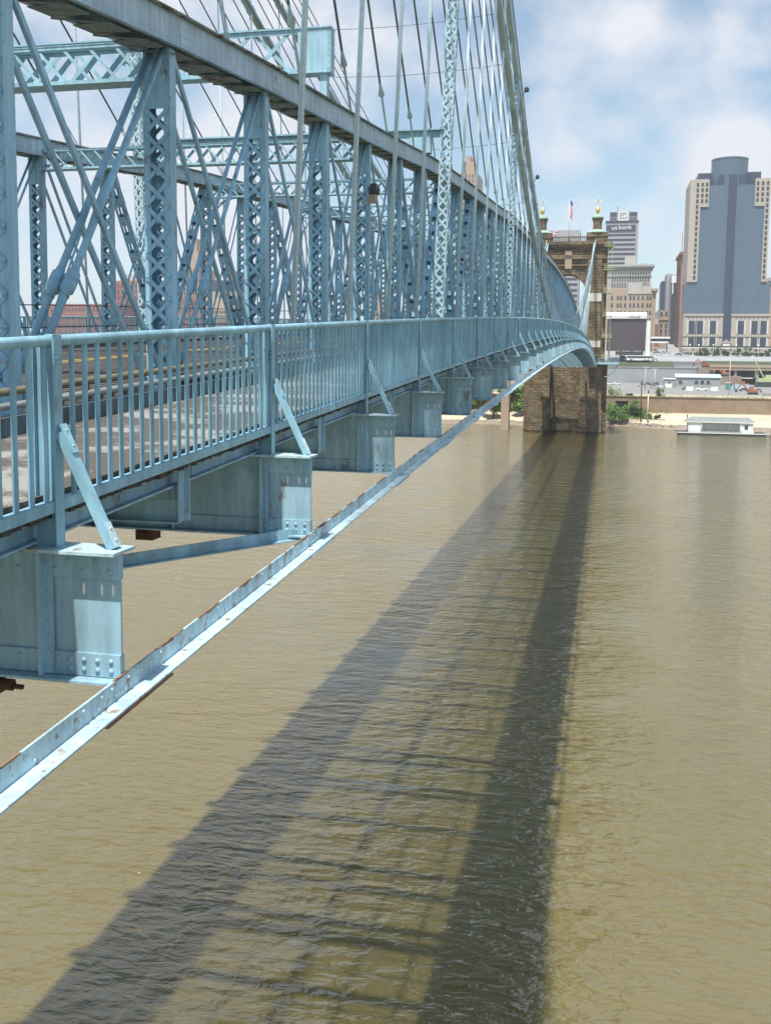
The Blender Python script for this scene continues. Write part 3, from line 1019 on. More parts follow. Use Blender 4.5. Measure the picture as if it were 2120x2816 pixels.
def truss(xc, s, label, near):
    """s=+1: outer face towards +X"""
    t = thing('stiffening_truss', (xc, Yk(0), ZR(Yk(0)) - 1.5), label, 'truss')
    HW = 0.31
    # top chord: two webs, cover plate, flange angles, underside battens
    def chordbox(mb, xa, xb, z0, z1):
        vs = []
        ks = list(range(KMIN - 1, KMAX + 1))
        for k in ks:
            y = Yk(k)
            z = ZR(y) + HL(y)
            wv = 0.05 * math.sin(k * 0.9) if k < 20 else 0
            vs += [(xa, y, z + z0 + wv), (xb, y, z + z0 + wv), (xb, y, z + z1 + wv), (xa, y, z + z1 + wv)]
        n = len(ks)
        fs = [(0, 1, 2, 3), tuple((n - 1) * 4 + j for j in (3, 2, 1, 0))]
        for i in range(n - 1):
            for j in range(4):
                j2 = (j + 1) % 4
                fs.append((i * 4 + j, i * 4 + 4 + j, i * 4 + 4 + j2, i * 4 + j2))
        mb.add(vs, fs)
    b = MB()
    chordbox(b, xc + HW - 0.02, xc + HW, 0.0, 0.50)
    chordbox(b, xc - HW, xc - HW + 0.02, 0.0, 0.50)
    for sx in (-1, 1):
        xa = xc + sx * (HW + 0.001)
        xb = xa + sx * 0.07
        chordbox(b, min(xa, xb), max(xa, xb), 0.0, 0.014)
    ch = b.build('top_chord', 'chord', t)
    b = MB()
    chordbox(b, xc - HW - 0.10, xc + HW + 0.10, 0.502, 0.535)
    chordbox(b, xc - HW - 0.02, xc + HW + 0.02, 0.537, 0.575)
    b.build('cover_plate', 'dirt', ch)
    b = MB()
    for k in range(KMIN, 26 if near else 20):
        y0, y1 = Yk(k), Yk(k + 1)
        for j in range(4):
            ya = y0 + SP * (j + 0.08) / 4
            yb = y0 + SP * (j + 0.62) / 4
            za = ZR(ya) + HL(ya) - 0.02
            zb = ZR(yb) + HL(yb) - 0.02
            b.bar((xc, ya, za), (xc, yb, zb), 2 * HW - 0.05, 0.012)
            b.bar((xc - HW, yb, zb - 0.014), (xc + HW, yb + SP * 0.09, zb - 0.014 + 0.02), 0.07, 0.012)
    b.build('bottom_batten', 'dirt', ch)
    for k in range(KMIN, 14):
        b = MB()
        y = Yk(k) + 0.45
        z = ZR(y) + HL(y)
        x = xc + s * (HW + 0.002)
        b.bar((x + s * 0.004, y - 0.35, z + 0.24), (x + s * 0.004, y + 0.25, z + 0.27 + 0.03), 0.008, 0.38)
        for q in range(8):
            for r_ in (0.12, 0.25, 0.38):
                b.rivet((x + s * 0.008, y - 0.3 + q * 0.07, z + r_ + (q - 4) * 0.005), (s, 0, 0), 0.014)
        b.build('splice_plate', 'chord', ch)
    b = MB()
    sweep(b, (xc - 0.2, xc + 0.2, -1.75, -1.40))
    b.build('bottom_chord', 'truss', t)
    # posts
    for k in range(KMIN, KMAX + 1):
        y = Yk(k)
        z0 = ZR(y) - 1.40
        z1 = ZR(y) + HL(y) + 0.02
        px, py = 0.235, 0.115
        b = MB()
        for sx in (-1, 1):
            xa = xc + sx * px
            b.box(min(xa, xa - sx * 0.015), max(xa, xa - sx * 0.015), y - py, y + py, z0, z1)
            for sy in (-1, 1):
                ya = y + sy * (py - 0.012)
                xi = xa - sx * 0.016
                xj = xa - sx * 0.115
                b.box(min(xi, xj), max(xi, xj), min(ya, ya + sy * 0.012), max(ya, ya + sy * 0.012), z0, z1)
        for (za, zb) in ((z1 - 0.95, z1 - 0.02), (z0, z0 + 0.55)):
            b.box(xc - px + 0.002, xc + px - 0.002, y - py - 0.013, y - py - 0.001, za, zb)
        if k < 10:
            n_ = int((z1 - z0) / 0.3)
            for i in range(n_):
                zz = z0 + 0.2 + i * 0.3
                b.rivet((xc + s * px, y - 0.09, zz), (s, 0, 0), 0.013)
                b.rivet((xc + s * px, y + 0.09, zz + 0.15), (s, 0, 0), 0.013)
        p = b.build('post', 'truss', t)
        b = MB()
        n_ = max(5, int(round((z1 - z0 - 1.5) / 0.40)))
        lacing(b, xc - px + 0.03, xc + px - 0.03, y - py - 0.008, z0 + 0.55, z1 - 0.95, n_, 0.066)
        if k < 40:
            b.build('lacing', 'truss', p)
            b = MB()
            lacing(b, xc - px + 0.03, xc + px - 0.03, y + py + 0.02, z0 + 0.55, z1 - 0.95, n_, 0.066)
        if k < 9:
            h = (z1 - 0.95 - z0 - 0.55) / n_
            for i in range(n_ + 1):
                for sx in (-1, 1):
                    b.rivet((xc + sx * (px - 0.035), y - py - 0.028, z0 + 0.55 + i * h), (0, -1, 0), 0.018)
        b.build('lacing', 'truss', p)
    # diagonals
    rest = MB()
    nrod = 0
    for k in range(KMIN - 1 if near else KMIN, KMAX):
        y0, y1 = Yk(k) + 0.05, Yk(k + 1) - 0.05
        zb0, zb1 = ZR(y0) - 1.3, ZR(y1) - 1.3
        zt0, zt1 = ZR(y0) + HL(y0) + 0.05, ZR(y1) + HL(y1) + 0.05
        for sx in (-1, 1):
            # falling flat bar
            pa, pb = Vector((xc + sx * 0.17, y0, zt0)), Vector((xc + sx * 0.17, y1, zb1))
            # rising rod with sleeve nut
            pc, pd = Vector((xc + sx * 0.11, y0, zb0)), Vector((xc + sx * 0.11, y1, zt1))
            r_ = 0.053 if k < 2 else (0.042 if k < 3 else (0.038 if k < 8 else 0.033))
            if nrod < 96:
                b = MB()
                b.bar(pa, pb, 0.06, 0.085 if k < 8 else 0.06, (0, 0, 1))
                b.build('diagonal_bar', 'truss', t)
                b = MB()
                b.tube([pc, pd], r_, 10)
                rd = b.build('diagonal_rod', 'truss', t)
                b = MB()
                m0 = pc.lerp(pd, 0.300)
                m1 = pc.lerp(pd, 0.348)
                b.tube([m0.lerp(m1, -0.25), m0, m0.lerp(m1, 0.06), m0.lerp(m1, 0.45), m0.lerp(m1, 0.47), m0.lerp(m1, 0.53), m0.lerp(m1, 0.55), m0.lerp(m1, 0.94), m1, m0.lerp(m1, 1.2)],
                       [r_ * 1.2, r_ * 1.2, r_ * 1.8, r_ * 1.95, r_ * 1.75, r_ * 1.75, r_ * 1.95, r_ * 1.8, r_ * 1.2, r_ * 1.2], 12)
                b.build('sleeve_nut', 'truss', rd)
                nrod += 2
            else:
                rest.bar(pa, pb, 0.03, 0.065, (0, 0, 1))
                rest.tube([pc, pd], r_, 6)
        # battened struts, zigzag, from the seventh panel on
        if k >= 6:
            if k % 2 == 0:
                pa, pb = Vector((xc, y0 + 0.1, zt0)), Vector((xc, y1 - 0.05, zb1))
            else:
                pa, pb = Vector((xc, y0 + 0.05, zb0)), Vector((xc, y1 - 0.1, zt1))
            d = (pb - pa).normalized()
            u = Vector((1, 0, 0)).cross(d)
            b = MB()
            for sx in (-1, 1):
                for su in (-1, 1):
                    off = u * su * 0.11 + Vector((sx * 0.13, 0, 0))
                    b.bar(pa + off, pb + off, 0.06, 0.05, u)
            ln = (pb - pa).length
            m_ = int(ln / 0.75)
            for i in range(m_):
                c0 = pa + d * (0.4 + i * 0.75)
                c1 = c0 + d * 0.36
                for sx in (-1, 1):
                    o_ = Vector((sx * 0.165, 0, 0))
                    b.bar(c0 + o_, c1 + o_, 0.012, 0.28, u)
                for su in (-1, 1):
                    b.bar(c0 + u * su * 0.142, c1 + u * su * 0.142, 0.32, 0.012, u)
            b.build('battened_strut', 'truss', t)
    if rest.v:
        tag(rest.build('diagonal_rod_run', 'truss', t), kind='stuff')
    return t
tn = truss(XT, 1, 'tall pale blue lattice-post truss beside the near walkway', True)
tf = truss(XTF, 1, 'matching pale blue truss on the far side of the roadway', False)

# ------------------------------------------------------------------ cross frames over the roadway
def low_strut(k, label):
    y = Yk(k)
    zt = ZR(y) + HL(y) + 0.12
    zb = zt - 0.60
    x0, x1 = XTF + 0.22, XT - 0.22
    t = thing('lattice_strut', (XC, y, zb), label, 'cross strut', 'lattice struts between the trusses')
    for nm, za, zc in (('top_angle', zt - 0.05, zt), ('bottom_angle', zb, zb + 0.05)):
        b = MB()
        b.box(x0, x1, y - 0.18, y - 0.03, za, zc)
        b.box(x0, x1, y + 0.03, y + 0.18, za, zc)
        b.box(x0, x1, y - 0.19, y + 0.19, zc + 0.001 if nm == 'top_angle' else za - 0.013, zc + 0.013 if nm == 'top_angle' else za - 0.001)
        b.build(nm, 'frame', t)
    b = MB()
    n_ = 22
    dx = (x1 - x0) / n_
    for i in range(n_):
        b.bar((x0 + i * dx, y - 0.16, zt - 0.05), (x0 + (i + 1) * dx, y - 0.16, zb + 0.05), 0.05, 0.012, (0, 1, 0))
        b.bar((x0 + (i + 1) * dx, y + 0.16, zt - 0.05), (x0 + i * dx, y + 0.16, zb + 0.05), 0.085, 0.02, (0, 1, 0))
    b.build('lacing', 'frame', t)
    for s in (-1, 1) if k >= 8 else ():
        xe = x0 if s < 0 else x1
        b = MB()
        pts = []
        for j in range(9):
            a = PI / 2 * j / 8
            pts.append((xe - s * 1.3 * (1 - math.cos(a)), y, zb - 1.3 + 1.3 * math.sin(a)))
        for p, q in zip(pts, pts[1:]):
            b.bar(p, q, 0.16, 0.07)
        b.bar((xe - s * 0.4, y, zb - 0.35), (xe - s * 0.05, y, zb - 0.02), 0.10, 0.05)
        b.build('knee_brace', 'frame', t)
    return t
def high_frame(k, label):
    y = Yk(k)
    zc = ZR(y) + HL(y) + 0.575
    zb = zc + 0.62
    zt = zb + 1.08
    x0, x1 = XTF - 0.2, XT + 0.35
    t = thing('portal_frame', (XC, y, zc), label, 'portal frame', 'portal frames standing over the trusses')
    b = MB()
    b.box(x0, x1, y - 0.2, y + 0.2, zt - 0.02, zt + 0.02)
    b.box(x0, x1, y - 0.16, y - 0.14, zt - 0.14, zt - 0.021)
    b.box(x0, x1, y - 0.2, y + 0.2, zb - 0.02, zb + 0.02)
    b.box(x0, x1, y - 0.16, y - 0.14, zb + 0.021, zb + 0.12)
    b.build('flange', 'frame', t)
    for s in (-1, 1):
        xe = x0 if s < 0 else x1
        b = MB()
        xa = xe - s * 0.86
        b.box(min(xe - s * .003, xa), max(xe - s * .003, xa), y - 0.17, y + 0.17, zb + 0.022, zt - 0.022)
        for i in range(7):
            for (xx, zz) in ((xe - s * 0.06, zb + 0.1 + i * 0.15), (xe - s * (0.1 + i * 0.13), zt - 0.09), (xe - s * (0.1 + i * 0.13), zb + 0.08)):
                b.rivet((xx, y - 0.17, zz), (0, -1, 0), 0.016)
        b.build('end_panel', 'frame', t)
        b = MB()
        for dx in (0.12, 0.75):
            b.box(min(xe - s * dx, xe - s * (dx + 0.18)), max(xe - s * dx, xe - s * (dx + 0.18)), y - 0.12, y + 0.12, zc + 0.001, zb - 0.021)
        b.build('leg', 'frame', t)
    b = MB()
    n_ = 9
    xa, xb = x0 + 1.05, x1 - 1.05
    dx = (xb - xa) / n_
    for i in range(n_):
        b.bar((xa + i * dx, y - 0.13, zb + 0.03), (xa + (i + 1) * dx, y - 0.13, zt - 0.03), 0.10, 0.02, (0, 1, 0))
        b.bar((xa + (i + 1) * dx, y - 0.10, zb + 0.03), (xa + i * dx, y - 0.10, zt - 0.03), 0.10, 0.02, (0, 1, 0))
    b.build('lacing', 'frame', t)
i = 0
for k in range(2, 60, 3):
    low_strut(k, 'pale blue lattice strut crossing between the trusses, nearest of its row' if k == 2 else (f'pale blue lattice strut crossing between the trusses, {ORD[i]} in its row from the camera' if i < 6 else 'distant pale blue lattice strut in the crowded far part of the trusses'))
    i += 1
i = 0
for k in range(4, 5, 6):
    high_frame(k, 'pale blue portal frame with solid riveted end panel above the near top chord' if k == 4 else (f'pale blue portal frame over the chords, {ORD[i]} from the camera' if i < 3 else 'small far portal frame over the chords near the distant tower'))
    i += 1
for k in (7,):
    y = Yk(k)
    z = ZR(y) + HL(y) + 0.6
    t = thing('capped_cross_beam', (XC, y, z), 'light green topped cross beam ending at the nearest lattice hanger', 'cross beam', 'green topped cross beams')
    b = MB()
    b.box(XTF - 0.7, XT + 0.95, y - 0.24, y + 0.24, z + 0.84, z + 0.90)
    b.build('top_plate', 'frame', t)
    b = MB()
    b.box(XTF - 0.6, XT + 0.85, y - 0.03, y + 0.03, z + 0.60, z + 0.838)
    b.build('web', 'frame', t)
    for xx in (XTF, XT):
        b = MB()
        b.box(xx - 0.42, xx + 0.42, y - 0.18, y + 0.18, z + 0.001, z + 0.598)
        b.build('leg', 'frame', t)

# lattice hangers
i = 0
for k in range(7, 67, 6):
    for far in (False, True):
        y = Yk(k)
        pt = cable_pt('B', y)
        base = Vector((-6.52, y, ZR(y) - 1.3))
        t = None
        nm = ('far-side ' if far else '') + 'sunlit lattice hanger column'
        if i < 3:
            lab = f'pale sunlit lattice hanger column rising past the near truss, {ORD[i]} from the camera' if not far else f'lattice hanger column behind the far truss, {ORD[i]} from the camera'
        else:
            lab = 'slim distant lattice hanger in the far run of the near truss' if not far else 'slim distant lattice hanger in the far run of the far truss'
        o0 = mir(base) if far else base
        t = thing('lattice_hanger', o0, lab, 'hanger', 'lattice hangers from the cables')
        b = MB()
        l = MB()
        wx, wy = 0.19, 0.15
        def P(u, dx, dy):
            p = base.lerp(pt, u) + Vector((dx, dy, 0))
            return mir(p) if far else p
        for dx in (-wx, wx):
            for dy in (-wy, wy):
                b.bar(P(0, dx, dy), P(1, dx, dy), 0.05, 0.05, (1, 0, 0))
        ln = (pt - base).length
        n_ = max(4, int(ln / 0.42))
        for j in range(n_):
            a, c = j / n_, (j + 1) / n_
            for dy in (-wy - 0.02, wy + 0.02):
                l.bar(P(a, -wx, dy), P(c, wx, dy), 0.075, 0.012, (0, 1, 0))
                l.bar(P(a, wx, dy - 0.013), P(c, -wx, dy - 0.013), 0.075, 0.012, (0, 1, 0))
            for dx in (-wx - 0.02, wx + 0.02):
                l.bar(P(a, dx, -wy), P(c, dx, wy), 0.07, 0.012, (1, 0, 0))
        b.build('corner_angles', 'hanger', t)
        l.build('lacing', 'hanger', t)
    i += 1

# ------------------------------------------------------------------ main cables
def cable(which, far, label):
    ys = [-6 + 342 * i / 180 for i in range(181)]
    pts = [cable_pt(which, y) for y in ys]
    if far:
        pts = [mir(p) for p in pts]
    r = 0.205 if which == 'A' else 0.185
    t = thing('main_cable', pts[90], label, 'cable')
    b = MB()
    b.tube(pts, r, 12)
    b.build('wrapped_cable', 'cable', t)
    for k in range(4, KMAX, 1):
        if which == 'A' and k % 2:
            continue
        y = Yk(k)
        p = cable_pt(which, y)
        q = cable_pt(which, y + 0.4)
        if far:
            p, q = mir(p), mir(q)
        b = MB()
        d = (q - p).normalized()
        b.tube([p - d * 0.16, p + d * 0.16], r + 0.035, 12)
        b.tube([p - d * 0.03 - Vector((0, 0, r)), p - Vector((0, 0, r + 0.30))], 0.05, 6)
        b.build('cable_band', 'cable', t)
    if which == 'B':
        for off in ((0.16, 0.42), (0.06, 0.55)):
            b = MB()
            b.tube([p + Vector(((-1 if far else 1) * off[0], 0, off[1])) for p in pts], 0.012, 4)
            b.build('hand_wire', 'darkmetal', t)
    return t
cable('B', False, 'thick grey upper main cable swooping along the near side of the bridge')
cable('A', False, 'thick grey lower main cable hanging just inside the near upper one')
cable('B', True, 'thick grey upper main cable above the far truss')
cable('A', True, 'thick grey lower main cable above the far truss')
for j, (y, lab) in enumerate(((68.5, 'small dark navigation lamp high on the near cable against the sky'), (83.5, 'small dark navigation lamp lower down the near cable, left of a gold finial'))):
    p = cable_pt('B', y)
    t = thing('cable_lamp', p, lab, 'lamp', 'lamps on the near cable')
    b = MB()
    b.tube([p + Vector((0.1, 0, 0.1)), p + Vector((0.42, 0, 0.45))], 0.03, 6)
    b.build('bracket', 'darkmetal', t)
    b = MB()
    b.lathe(p + Vector((0.46, 0, 0.38)), [(0.10, 0), (0.17, 0.03), (0.17, 0.24), (0.10, 0.30), (0.03, 0.36)], 10)
    b.build('lantern', 'darkmetal', t)

# suspender ropes
for far in (False, True):
    i = 0
    for k in range(3, 68):
        if (k - 7) % 6 == 0:
            continue
        y = Yk(k)
        a = Vector((-6.5, y - 0.06, ZR(y) - 1.35))
        c = cable_pt('B', y)
        r = 0.05
        b = MB()
        pts = []
        if far:
            a, c = mir(a), mir(c)
        for s1, s2 in ((-1, -1), (1, -1), (-1, 1), (1, 1)) if k < 12 and not far else ((0, 0),):
            off = Vector((s1 * 0.028, s2 * 0.028, 0))
            b.tube([a + off, c + off], 0.030 if s1 else 0.045, 6)
        lab = None
        if i < 8:
            lab = (f'pale twisted suspender rope hanging outside the near truss, {ORD[i]} from the camera' if not far else f'suspender rope behind the far truss, {ORD[i]} of its row from the camera')
        else:
            lab = 'slender suspender rope in the crowded far run of the near side' if not far else 'slender suspender rope in the crowded far run of the far side'
        o = b.build('suspender_rope', 'rope', loc=a)
        tag(o, lab, 'suspender', 'suspender ropes of the far side' if far else 'suspender ropes of the near side')
        i += 1

# stays fanning from the near tower saddle to the top chord
for far in (False, True):
    i = 0
    sad = Vector((-5.0, -6, CAMZ + 38))
    for k in range(2, 22):
        if far and k < 2:
            continue
        y = Yk(k) + 0.6 * SP
        e = Vector((XT + 0.12, y, ZR(y) + HL(y) + 0.58))
        p0, p1 = (mir(e), mir(sad)) if far else (e, sad)
        d = (p1 - p0).normalized()
        lab = (f'dark stay rod slanting down to the near top chord, {ORD[i]} from the left' if not far else f'dark stay rod slanting down to the far top chord, {ORD[i]} in its fan') if i < 7 else ('thin dark stay rod in the dense fan over the near truss' if not far else 'thin dark stay rod in the dense fan over the far truss')
        t = thing('stay_rod', p0, lab, 'stay', 'stays of the far side' if far else 'stays of the near side')
        b = MB()
        b.tube([p0 + d * 1.7, p1], 0.036, 6)
        b.build('rod', 'stay', t)
        b = MB()
        sd = d.cross(Vector((1, 0, 0))).normalized() * 0.06
        b.tube([p0 + sd, p0 + d * 1.5 + sd], 0.02, 5)
        b.tube([p0 - sd, p0 + d * 1.5 - sd], 0.02, 5)
        b.tube([p0 + d * 1.42, p0 + d * 1.5, p0 + d * 1.66, p0 + d * 1.9], [0.05, 0.1, 0.07, 0.045], 8)
        b.build('clevis', 'cable', t)
        i += 1
# stays coming back from the far tower
for far in (False, True):
    sad = Vector((-5.0, 336, CAMZ + 38))
    for k in range(50, 69, 2):
        y = Yk(k)
        e = Vector((XT + 0.12, y, ZR(y) + HL(y) + 0.58))
        p0, p1 = (mir(e), mir(sad)) if far else (e, sad)
        b = MB()
        b.tube([p0, p1], 0.036, 5)
        tag(b.build('stay_rod', 'stay', loc=p0), 'hair-thin stay running up to the distant tower, near side' if not far else 'hair-thin stay running up to the distant tower, far side', 'stay', 'stays at the far tower, far side' if far else 'stays at the far tower, near side')
# tie wires across between the cables
for j, (y, w1) in enumerate(((53.5, 'A'), (58, 'A'), (67, 'A'), (77, 'A'), (92, 'A'))):
    a = cable_pt(w1, y)
    c = mir(a)
    b = MB()
    pts = []
    for i in range(13):
        u = i / 12
        p = a.lerp(c, u)
        p.z -= 0.35 * 4 * u * (1 - u)
        pts.append(p)
    b.tube(pts, 0.014, 4)
    tag(b.build('tie_wire', 'darkmetal', loc=a), f'thin wire crossing the sky between the cables, {ORD[j]} from the top', 'wire', 'tie wires between the cables')
for j, dz in enumerate((0.35, -0.35)):
    b = MB()
    b.tube([(XTF + 0.45, Yk(k), ZR(Yk(k)) + dz) for k in range(0, 50)], 0.018, 5)
    tag(b.build('guard_wire', 'darkmetal', loc=(XTF + 0.45, Yk(0), ZR(Yk(0)) + dz)), ('upper' if j == 0 else 'lower') + ' of two thin guard wires along the far truss', 'wire', 'guard wires along the far truss')
# floodlight on a near truss post
t = thing('floodlight', (XT + 0.3, Yk(5) + 0.2, ZR(Yk(5)) + 3.3), 'dark floodlight with tan face fixed to a near truss post', 'floodlight')
b = MB()
p = Vector((XT + 0.42, Yk(5) - 0.25, ZR(Yk(5)) + 3.7))
b.lathe(p + Vector((0, 0, -0.3)), [(0.07, 0.1), (0.15, 0.17), (0.17, 0.34), (0.13, 0.45), (0.04, 0.5)], 12)
b.build('hood', 'darkmetal', t)
b = MB()
b.box(p.x - 0.12, p.x + 0.12, p.y - 0.25, p.y - 0.15, p.z - 0.42, p.z - 0.17)
b.build('ballast_box', 'tan', t)

# ------------------------------------------------------------------ the stone bridge tower at the far end
TC = -13.4
TY = 331.0
t = thing('stone_bridge_tower', (TC, TY + 5, 0), 'massive brown sandstone bridge tower with arch, balustrade and twin turrets', 'tower')
b = MB()
b.box(TC - 13.6, TC + 13.6, TY + 3, TY + 12, -3, 23.2)
b.build('river_pier', 'stonelow', t)
for s in (-1, 1):
    b = MB()
    xa, xb = TC + s * 4.9, TC + s * 11.9
    x0, x1 = min(xa, xb), max(xa, xb)
    b.box(x0, x1, TY, TY + 2.99, 8.0, 23.0)
    b.box(x0 - 0.15, x1 + 0.35, TY - 0.25, TY + 2.985, -3, 7.99)
    b.box(x0 + (1.2 if s < 0 else 0.2), x1 - (0.2 if s < 0 else 1.2), TY - 0.55, TY - 0.26, -3, 6.5)
    b.build('buttress', 'stonelow', t)
    # legs above the deck
    b = MB()
    xa, xb = TC + s * 5.6, TC + s * 12.5
    x0, x1 = min(xa, xb), max(xa, xb)
    b.box(x0, x1, TY + 1, TY + 11, 23.3, 60.4)
    lg = b.build('leg', 'stone', t)
    b = MB()
    xa, xb = TC + s * 6.2, TC + s * 10.9
    b.box(min(xa, xb), max(xa, xb), TY + 0.1, TY + 0.98, 23.3, 57.0)
    b.build('pilaster', 'stone', lg)
    for (za, zb) in ((43.4, 46.0), (28.5, 30.6)):
        b = MB()
        xa, xb = TC + s * 6.0, TC + s * 11.0
        b.box(min(xa, xb), max(xa, xb), TY - 0.05, TY + 0.08, za, zb)
        b.build('pale_band', 'offwhite', lg)
# arch spandrel
b = MB()
pts = [(TC - 5.6, 60.4), (TC - 5.6, 46.9)]
for j in range(17):
    a = PI - PI * j / 16
    pts.append((TC + 5.598 * math.cos(a), 46.9 + 5.6 * math.sin(a)))
pts = [(TC - 5.598, 60.4)] + pts[2:] + [(TC + 5.598, 60.4)]
n = len(pts)
# build as strips so the arch stays open
vs = []
for j in range(17):
    a = PI - PI * j / 16
    vs.append((TC + 5.598 * math.cos(a), 46.9 + 5.6 * math.sin(a)))
for j in range(16):
    (xa, za), (xb, zb) = vs[j], vs[j + 1]
    b.prism([(xa, za), (xb, zb), (xb, 60.39), (xa, 60.39)], TY + 1.3, TY + 10.7)
b.build('arch_wall', 'stone', t)
b = MB()
for j in range(16):
    a0, a1 = PI * j / 16, PI * (j + 0.93) / 16
    q = [(TC + r_ * math.cos(a), 46.9 + r_ * math.sin(a)) for r_, a in ((5.55, a0), (6.9, a0), (6.9, a1), (5.55, a1))]
    b.prism(q, TY + 1.0 - 0.02, TY + 1.29)
b.build('arch_ring', 'stone', t)
b = MB()
for z, d, h in ((54.9, 0.35, 0.5), (57.2, 0.6, 1.3), (58.8, 0.3, 0.5)):
    b.box(TC - 12.6, TC + 12.6, TY + 0.95 - d, TY + 1.25, z, z + h)
b.build('string_course', 'stone', t)
b = MB()
for i, (d, z, h) in enumerate(((0.4, 60.42, 0.7), (0.9, 61.13, 0.6), (1.5, 61.74, 0.75))):
    b.box(TC - 12.6 - d, TC + 12.6 + d, TY + 1 - d, TY + 11 + d, z, z + h)
for j in range(40):
    x = TC - 12.8 + j * 0.65
    b.box(x, x + 0.32, TY - 0.35, TY + 0.08, 61.15, 61.73)
b.build('cornice', 'stone', t)
b = MB()
b.box(TC - 8.0, TC + 8.0, TY + 0.2, TY + 0.7, 62.51, 62.8)
b.box(TC - 8.0, TC + 8.0, TY + 0.15, TY + 0.75, 64.05, 64.4)
for j in range(24):
    x = TC - 7.7 + j * 0.66
    b.lathe((x, TY + 0.45, 62.8), [(0.12, 0), (0.2, 0.35), (0.1, 0.8), (0.16, 1.25)], 8)
b.build('balustrade', 'stone', t)
b = MB()
b.box(TC - 1.1, TC + 1.1, TY + 0.4, TY + 0.99, 54.0, 59.9)
b.build('keystone_panel', 'tan', t)
for s in (-1, 1):
    cx, cy = TC + s * 8.95, TY + 3.6
    b = MB()
    b.box(cx - 3.3, cx + 3.3, cy - 3.1, cy + 3.1, 62.5, 65.6)
    b.box(cx - 3.5, cx + 3.5, cy - 3.3, cy + 3.3, 64.3, 64.75)
    tb = b.build('turret_base', 'stone', t)
    b = MB()
    b.lathe((cx, cy, 65.61), [(3.7, 0), (3.75, 0.25), (2.6, 0.75), (1.75, 1.1), (1.6, 1.2)], 8)
    b.build('base_roof', 'copper', tb)
    b = MB()
    b.lathe((cx, cy, 66.3), [(1.62, 0), (1.55, 0.4), (1.5, 2.6), (1.65, 3.3), (2.0, 4.15)], 8)
    b.build('shaft', 'stone', tb)
    b = MB()
    b.lathe((cx, cy, 70.46), [(2.05, 0), (2.1, 0.4), (1.75, 0.55), (1.6, 0.9), (0.9, 1.15), (0.35, 1.3)], 8)
    b.build('cap', 'copper', tb)
    b = MB()
    b.lathe((cx, cy, 71.6), [(0.22, 0), (0.35, 0.5), (0.68, 1.15), (0.74, 1.6), (0.55, 2.05), (0.36, 2.4), (0.2, 2.75), (0.05, 2.9)], 14)
    b.build('finial', 'gold', tb)
    b = MB()
    b.box(cx - 0.07, cx + 0.07, cy - 0.07, cy + 0.07, 74.4, 77.2)
    b.box(cx - 0.75, cx + 0.75, cy - 0.06, cy + 0.06, 76.0, 76.2)
    for (dx, dz) in ((-0.8, 76.1), (0.8, 76.1), (0, 77.2)):
        b.lathe((cx + dx, cy, dz - 0.16), [(0.05, 0), (0.17, 0.16), (0.05, 0.32)], 8)
    b.build('cross', 'gold', tb)
# flagpole with limp flag
fx, fy = TC - 0.1, TY + 1.8
t = thing('flagpole', (fx, fy, 62.6), 'slim white flagpole standing on the stone tower between its turrets', 'flagpole')
b = MB()
b.tube([(fx, fy, 62.6), (fx, fy, 76.8)], [0.14, 0.07], 8)
b.build('pole', 'white', t)
t2 = thing('flag', (fx, fy, 70), 'limp red, white and blue flag hanging from the tower flagpole', 'flag')
def flagstrip(u0, u1, m, nm, za, zb):
    b = MB()
    vs = []
    n_ = 6
    for i in range(n_ + 1):
        z = zb + (za - zb) * i / n_
        for u in (u0, u1):
            vs.append((fx + 0.1 + u * 0.95 + 0.12 * math.sin(i * 1.3 + u * 5), fy - 0.16 + 0.22 * math.sin(u * 9 + i * 0.6), z - u * 1.2))
    b.add(vs, [(2 * i, 2 * i + 1, 2 * i + 3, 2 * i + 2) for i in range(n_)])
    b.add([(x, y + 0.02, z) for x, y, z in vs], [(2 * i, 2 * i + 2, 2 * i + 3, 2 * i + 1) for i in range(n_)])
    return b.build(nm, m, t2)
for i in range(7):
    flagstrip(i / 7, (i + 1) / 7, 'flagred' if i % 2 == 0 else 'white', 'stripe', 70.6, 75.2 if i < 5 else 74.2)
flagstrip(0.0, 0.85, 'flagblue', 'canton', 75.0, 76.6)
# balcony round the tower foot
t = thing('tower_balcony', (0, TY - 3, 23.3), 'pale blue bracketed balcony wrapping the tower foot at walkway level', 'balcony')
b = MB()
b.box(-6, 3.7, TY - 3.6, TY - 0.3, 23.55, 23.75)
b.box(-0.9, 3.7, TY - 0.3, TY + 14, 23.55, 23.75)
b.build('floor', 'greycon', t)
b = MB()
b.box(-3.4, 3.72, TY - 3.72, TY - 3.61, 22.95, 23.70)
b.box(3.61, 3.72, TY - 3.6, TY + 14, 22.95, 23.70)
b.build('fascia', 'frame', t)
b = MB()
for z in (24.3, 24.75):
    b.tube([(-3.7, TY - 3.6, z), (3.6, TY - 3.6, z), (3.6, TY + 14, z)], 0.05, 6)
for j in range(8):
    b.box(-3.6 + j * 1.02, -3.52 + j * 1.02, TY - 3.64, TY - 3.56, 23.7, 24.8)
b.build('railing', 'rail', t)
for y in (TY - 3, TY + 4, TY + 11):
    b = MB()
    pts = [Vector((3.3, y, 23.0)) + Vector((-4.0 * (1 - math.cos(a)), 0, -4.0 * math.sin(a))) for a in [PI / 2 * j / 8 for j in range(9)]]
    for p, q in zip(pts, pts[1:]):
        b.bar(p, q, 0.2, 0.25)
    b.build('bracket', 'frame', t)
